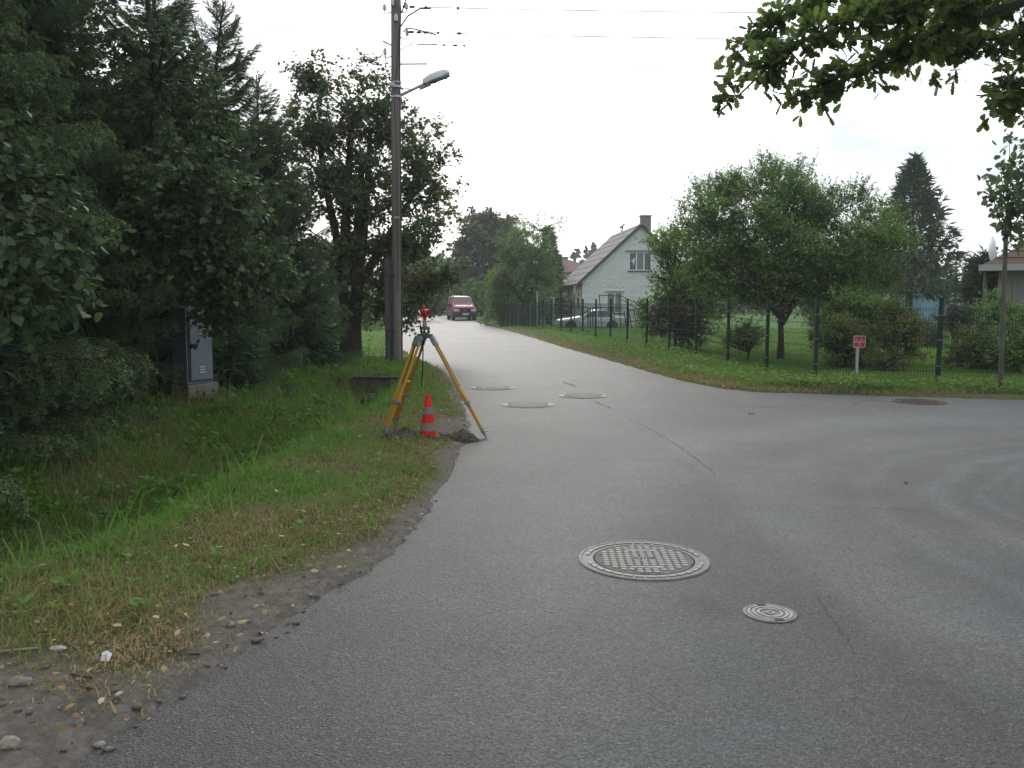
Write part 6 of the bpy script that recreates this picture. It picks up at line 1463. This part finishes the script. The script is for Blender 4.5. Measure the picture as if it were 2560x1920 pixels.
# slim young lime whose trunk leans beside the fence on the right
def young_lime():
    x, y = G(2500, 986); z = hz(x, y); T_ = thing('young_lime', (x, y, z), 'slim young tree with a straight grey trunk at the right end of the fence', 'young tree'); o = np.array([x, y, z])
    g = np.random.default_rng(15); s = y / FPX
    tp = np.array(AT(2516, 560, y)); b = MB(); b.tube([(0, 0, -.1), tuple((tp - o) * .5 + np.array([.0, 0, 0])), tuple(tp - o)], [.042, .038, .034], 10); b.obj('trunk', M['bark_grey'], T_, smooth=True)
    P, D, A, B = [], [], [], []
    for e in ((2440, 440), (2455, 470), (2500, 420), (2540, 400), (2560, 330), (2470, 400), (2530, 350), (2510, 480), (2560, 430), (2600, 380), (2490, 560), (2550, 540), (2590, 500), (2540, 600), (2620, 300), (2495, 330)):
        q = np.array(AT(e[0] + 30, e[1] + 10, y + g.normal(0, .25))); A.append(tp + np.array([0, 0, g.uniform(-.3, .3)])); B.append(q)
        for i in range(44):
            t = g.uniform(.35, 1.05); P.append(A[-1] + (q - A[-1]) * t + g.normal(0, .10, 3)); D.append(unit(q - A[-1]) * .5 + g.normal(0, .6, 3) + np.array([0, 0, -.35]))
    P, D = np.array(P), unit(np.array(D)); n = len(P); up = unit(g.normal(0, .5, (n, 3)) + np.array([0, 0, 1])); sz = g.uniform(.075, .125, n)
    tm = [np_mesh('lime_leaf', HEART_V, HEART_T, M['lime_dusky'], {'tint': np.full(len(HEART_V), t)}) for t in (.2, .4, .6)]
    own = np.argsort((P[:, 0] / P[:, 1] >= .60) * 1.0 + g.random(n) * .01)[:300]; rest = np.setdiff1d(np.arange(n), own)
    LV = leaves(P[rest] - o, D[rest], up[rest], sz[rest], HEART_V, HEART_T, np.clip(g.normal(.4, .2, len(rest)), 0, 1)); tag(link('leaf_mass', np_mesh('leaf_mass', LV[0], LV[1], M['lime_dusky'], {'tint': LV[2]}), T_), kind='stuff')
    for i in own:
        xv = Vector(D[i]); yv = Vector(up[i]).cross(xv).normalized(); zv = xv.cross(yv); ob = link('leaf', tm[i % 3], T_); mm = Matrix((xv, yv, zv)).transposed().to_4x4(); mm.translation = Vector(P[i] - o); ob.matrix_local = mm @ Matrix.Scale(sz[i], 4)
    V2, T2 = prisms(np.array(A) - o, np.array(B) - o, np.full(len(A), .018), np.full(len(A), .004)); link('branches', np_mesh('branches', V2, T2, M['bark_grey']), T_)
young_lime()
# yellowing sapling in front of the spruces
def sapling():
    p0 = np.array(AT(192, 1070, 10.2)); p0[2] = hz(p0[0], p0[1]); p1 = np.array(AT(248, 992, 10.0)); p2 = np.array(AT(286, 905, 9.9)); T_ = thing('sapling', tuple(p0), 'thin bent sapling with yellow top leaves in the shade of the spruces', 'sapling')
    b = MB(); b.tube([(0, 0, 0), tuple(p1 - p0), tuple((p1 + p2) / 2 - p0 + np.array([.02, 0, 0])), tuple(p2 - p0)], [.009, .007, .005, .002], 6); b.obj('stem', M['bark_grey'], T_, smooth=True)
    g = np.random.default_rng(3); tm = [np_mesh('sapling_leaf', SLIM_V * np.array([1, .8, 2]), LEAF_T, m_, {'tint': np.full(4, t)}) for m_, t in ((M['yellow_leaf'], .85), (M['weed'], .5), (M['yellow_leaf'], .6))]
    for i in range(22):
        top = i < 8; t = g.uniform(.86, 1) if top else g.uniform(.35, .9); q = (p1 + (p2 - p1) * ((t - .35) / .65)) - p0; d = unit(np.array([g.normal(0, .8), g.normal(0, .5), .25 if top else -.5])); ob = link('leaf', tm[0 if top else 1 + i % 2], T_)
        xv = Vector(d); yv = Vector((0, 0, 1)).cross(xv).normalized(); zv = xv.cross(yv); mm = Matrix((xv, yv, zv)).transposed().to_4x4(); mm.translation = Vector(q); ob.matrix_local = mm @ Matrix.Scale(g.uniform(.10, .16), 4)
sapling()

# background spruces closing the wood on the left
for i, (x, y, H, Rb, lab) in enumerate(((-12.5, 17, 12.5, 2.6, 'dim spruce deep in the wood, behind the pointed one'), (-13, 23, 10.5, 2.6, 'dim spruce deep in the wood left of the lime trunk'), (-12.5, 11.5, 12, 2.6, 'dim spruce deep in the wood at the left edge'), (-14, 30, 9, 2.6, 'dim spruce at the back of the left lawn'))):
    p = FPX / y; px = 1280 + x * p
    far_conifer('spruce_tree', px, 750 - (H - 1.6) * p, 750 + 1.0 * p, y, Rb * p, lab, 200 + i, 2300, 'needle', 'spruces along the left of the road', sz=.36)

# ---------- thin evening haze in the air
hb = MB(); hb.box((0, 280, 5.9), (960, 640, 15.2)); hz_m = bpy.data.materials.new('haze_air'); hz_m.use_nodes = True
_n = hz_m.node_tree.nodes; _n.clear(); _o = _n.new('ShaderNodeOutputMaterial'); _v = _n.new('ShaderNodeVolumePrincipled'); _v.inputs['Color'].default_value = (.97, .98, 1, 1); _v.inputs['Density'].default_value = HAZE; _v.inputs['Anisotropy'].default_value = .2
hz_m.node_tree.links.new(_v.outputs['Volume'], _o.inputs['Volume'])
tag(hb.obj('haze', hz_m), 'thin pale haze in the air over the whole junction', kind='stuff')
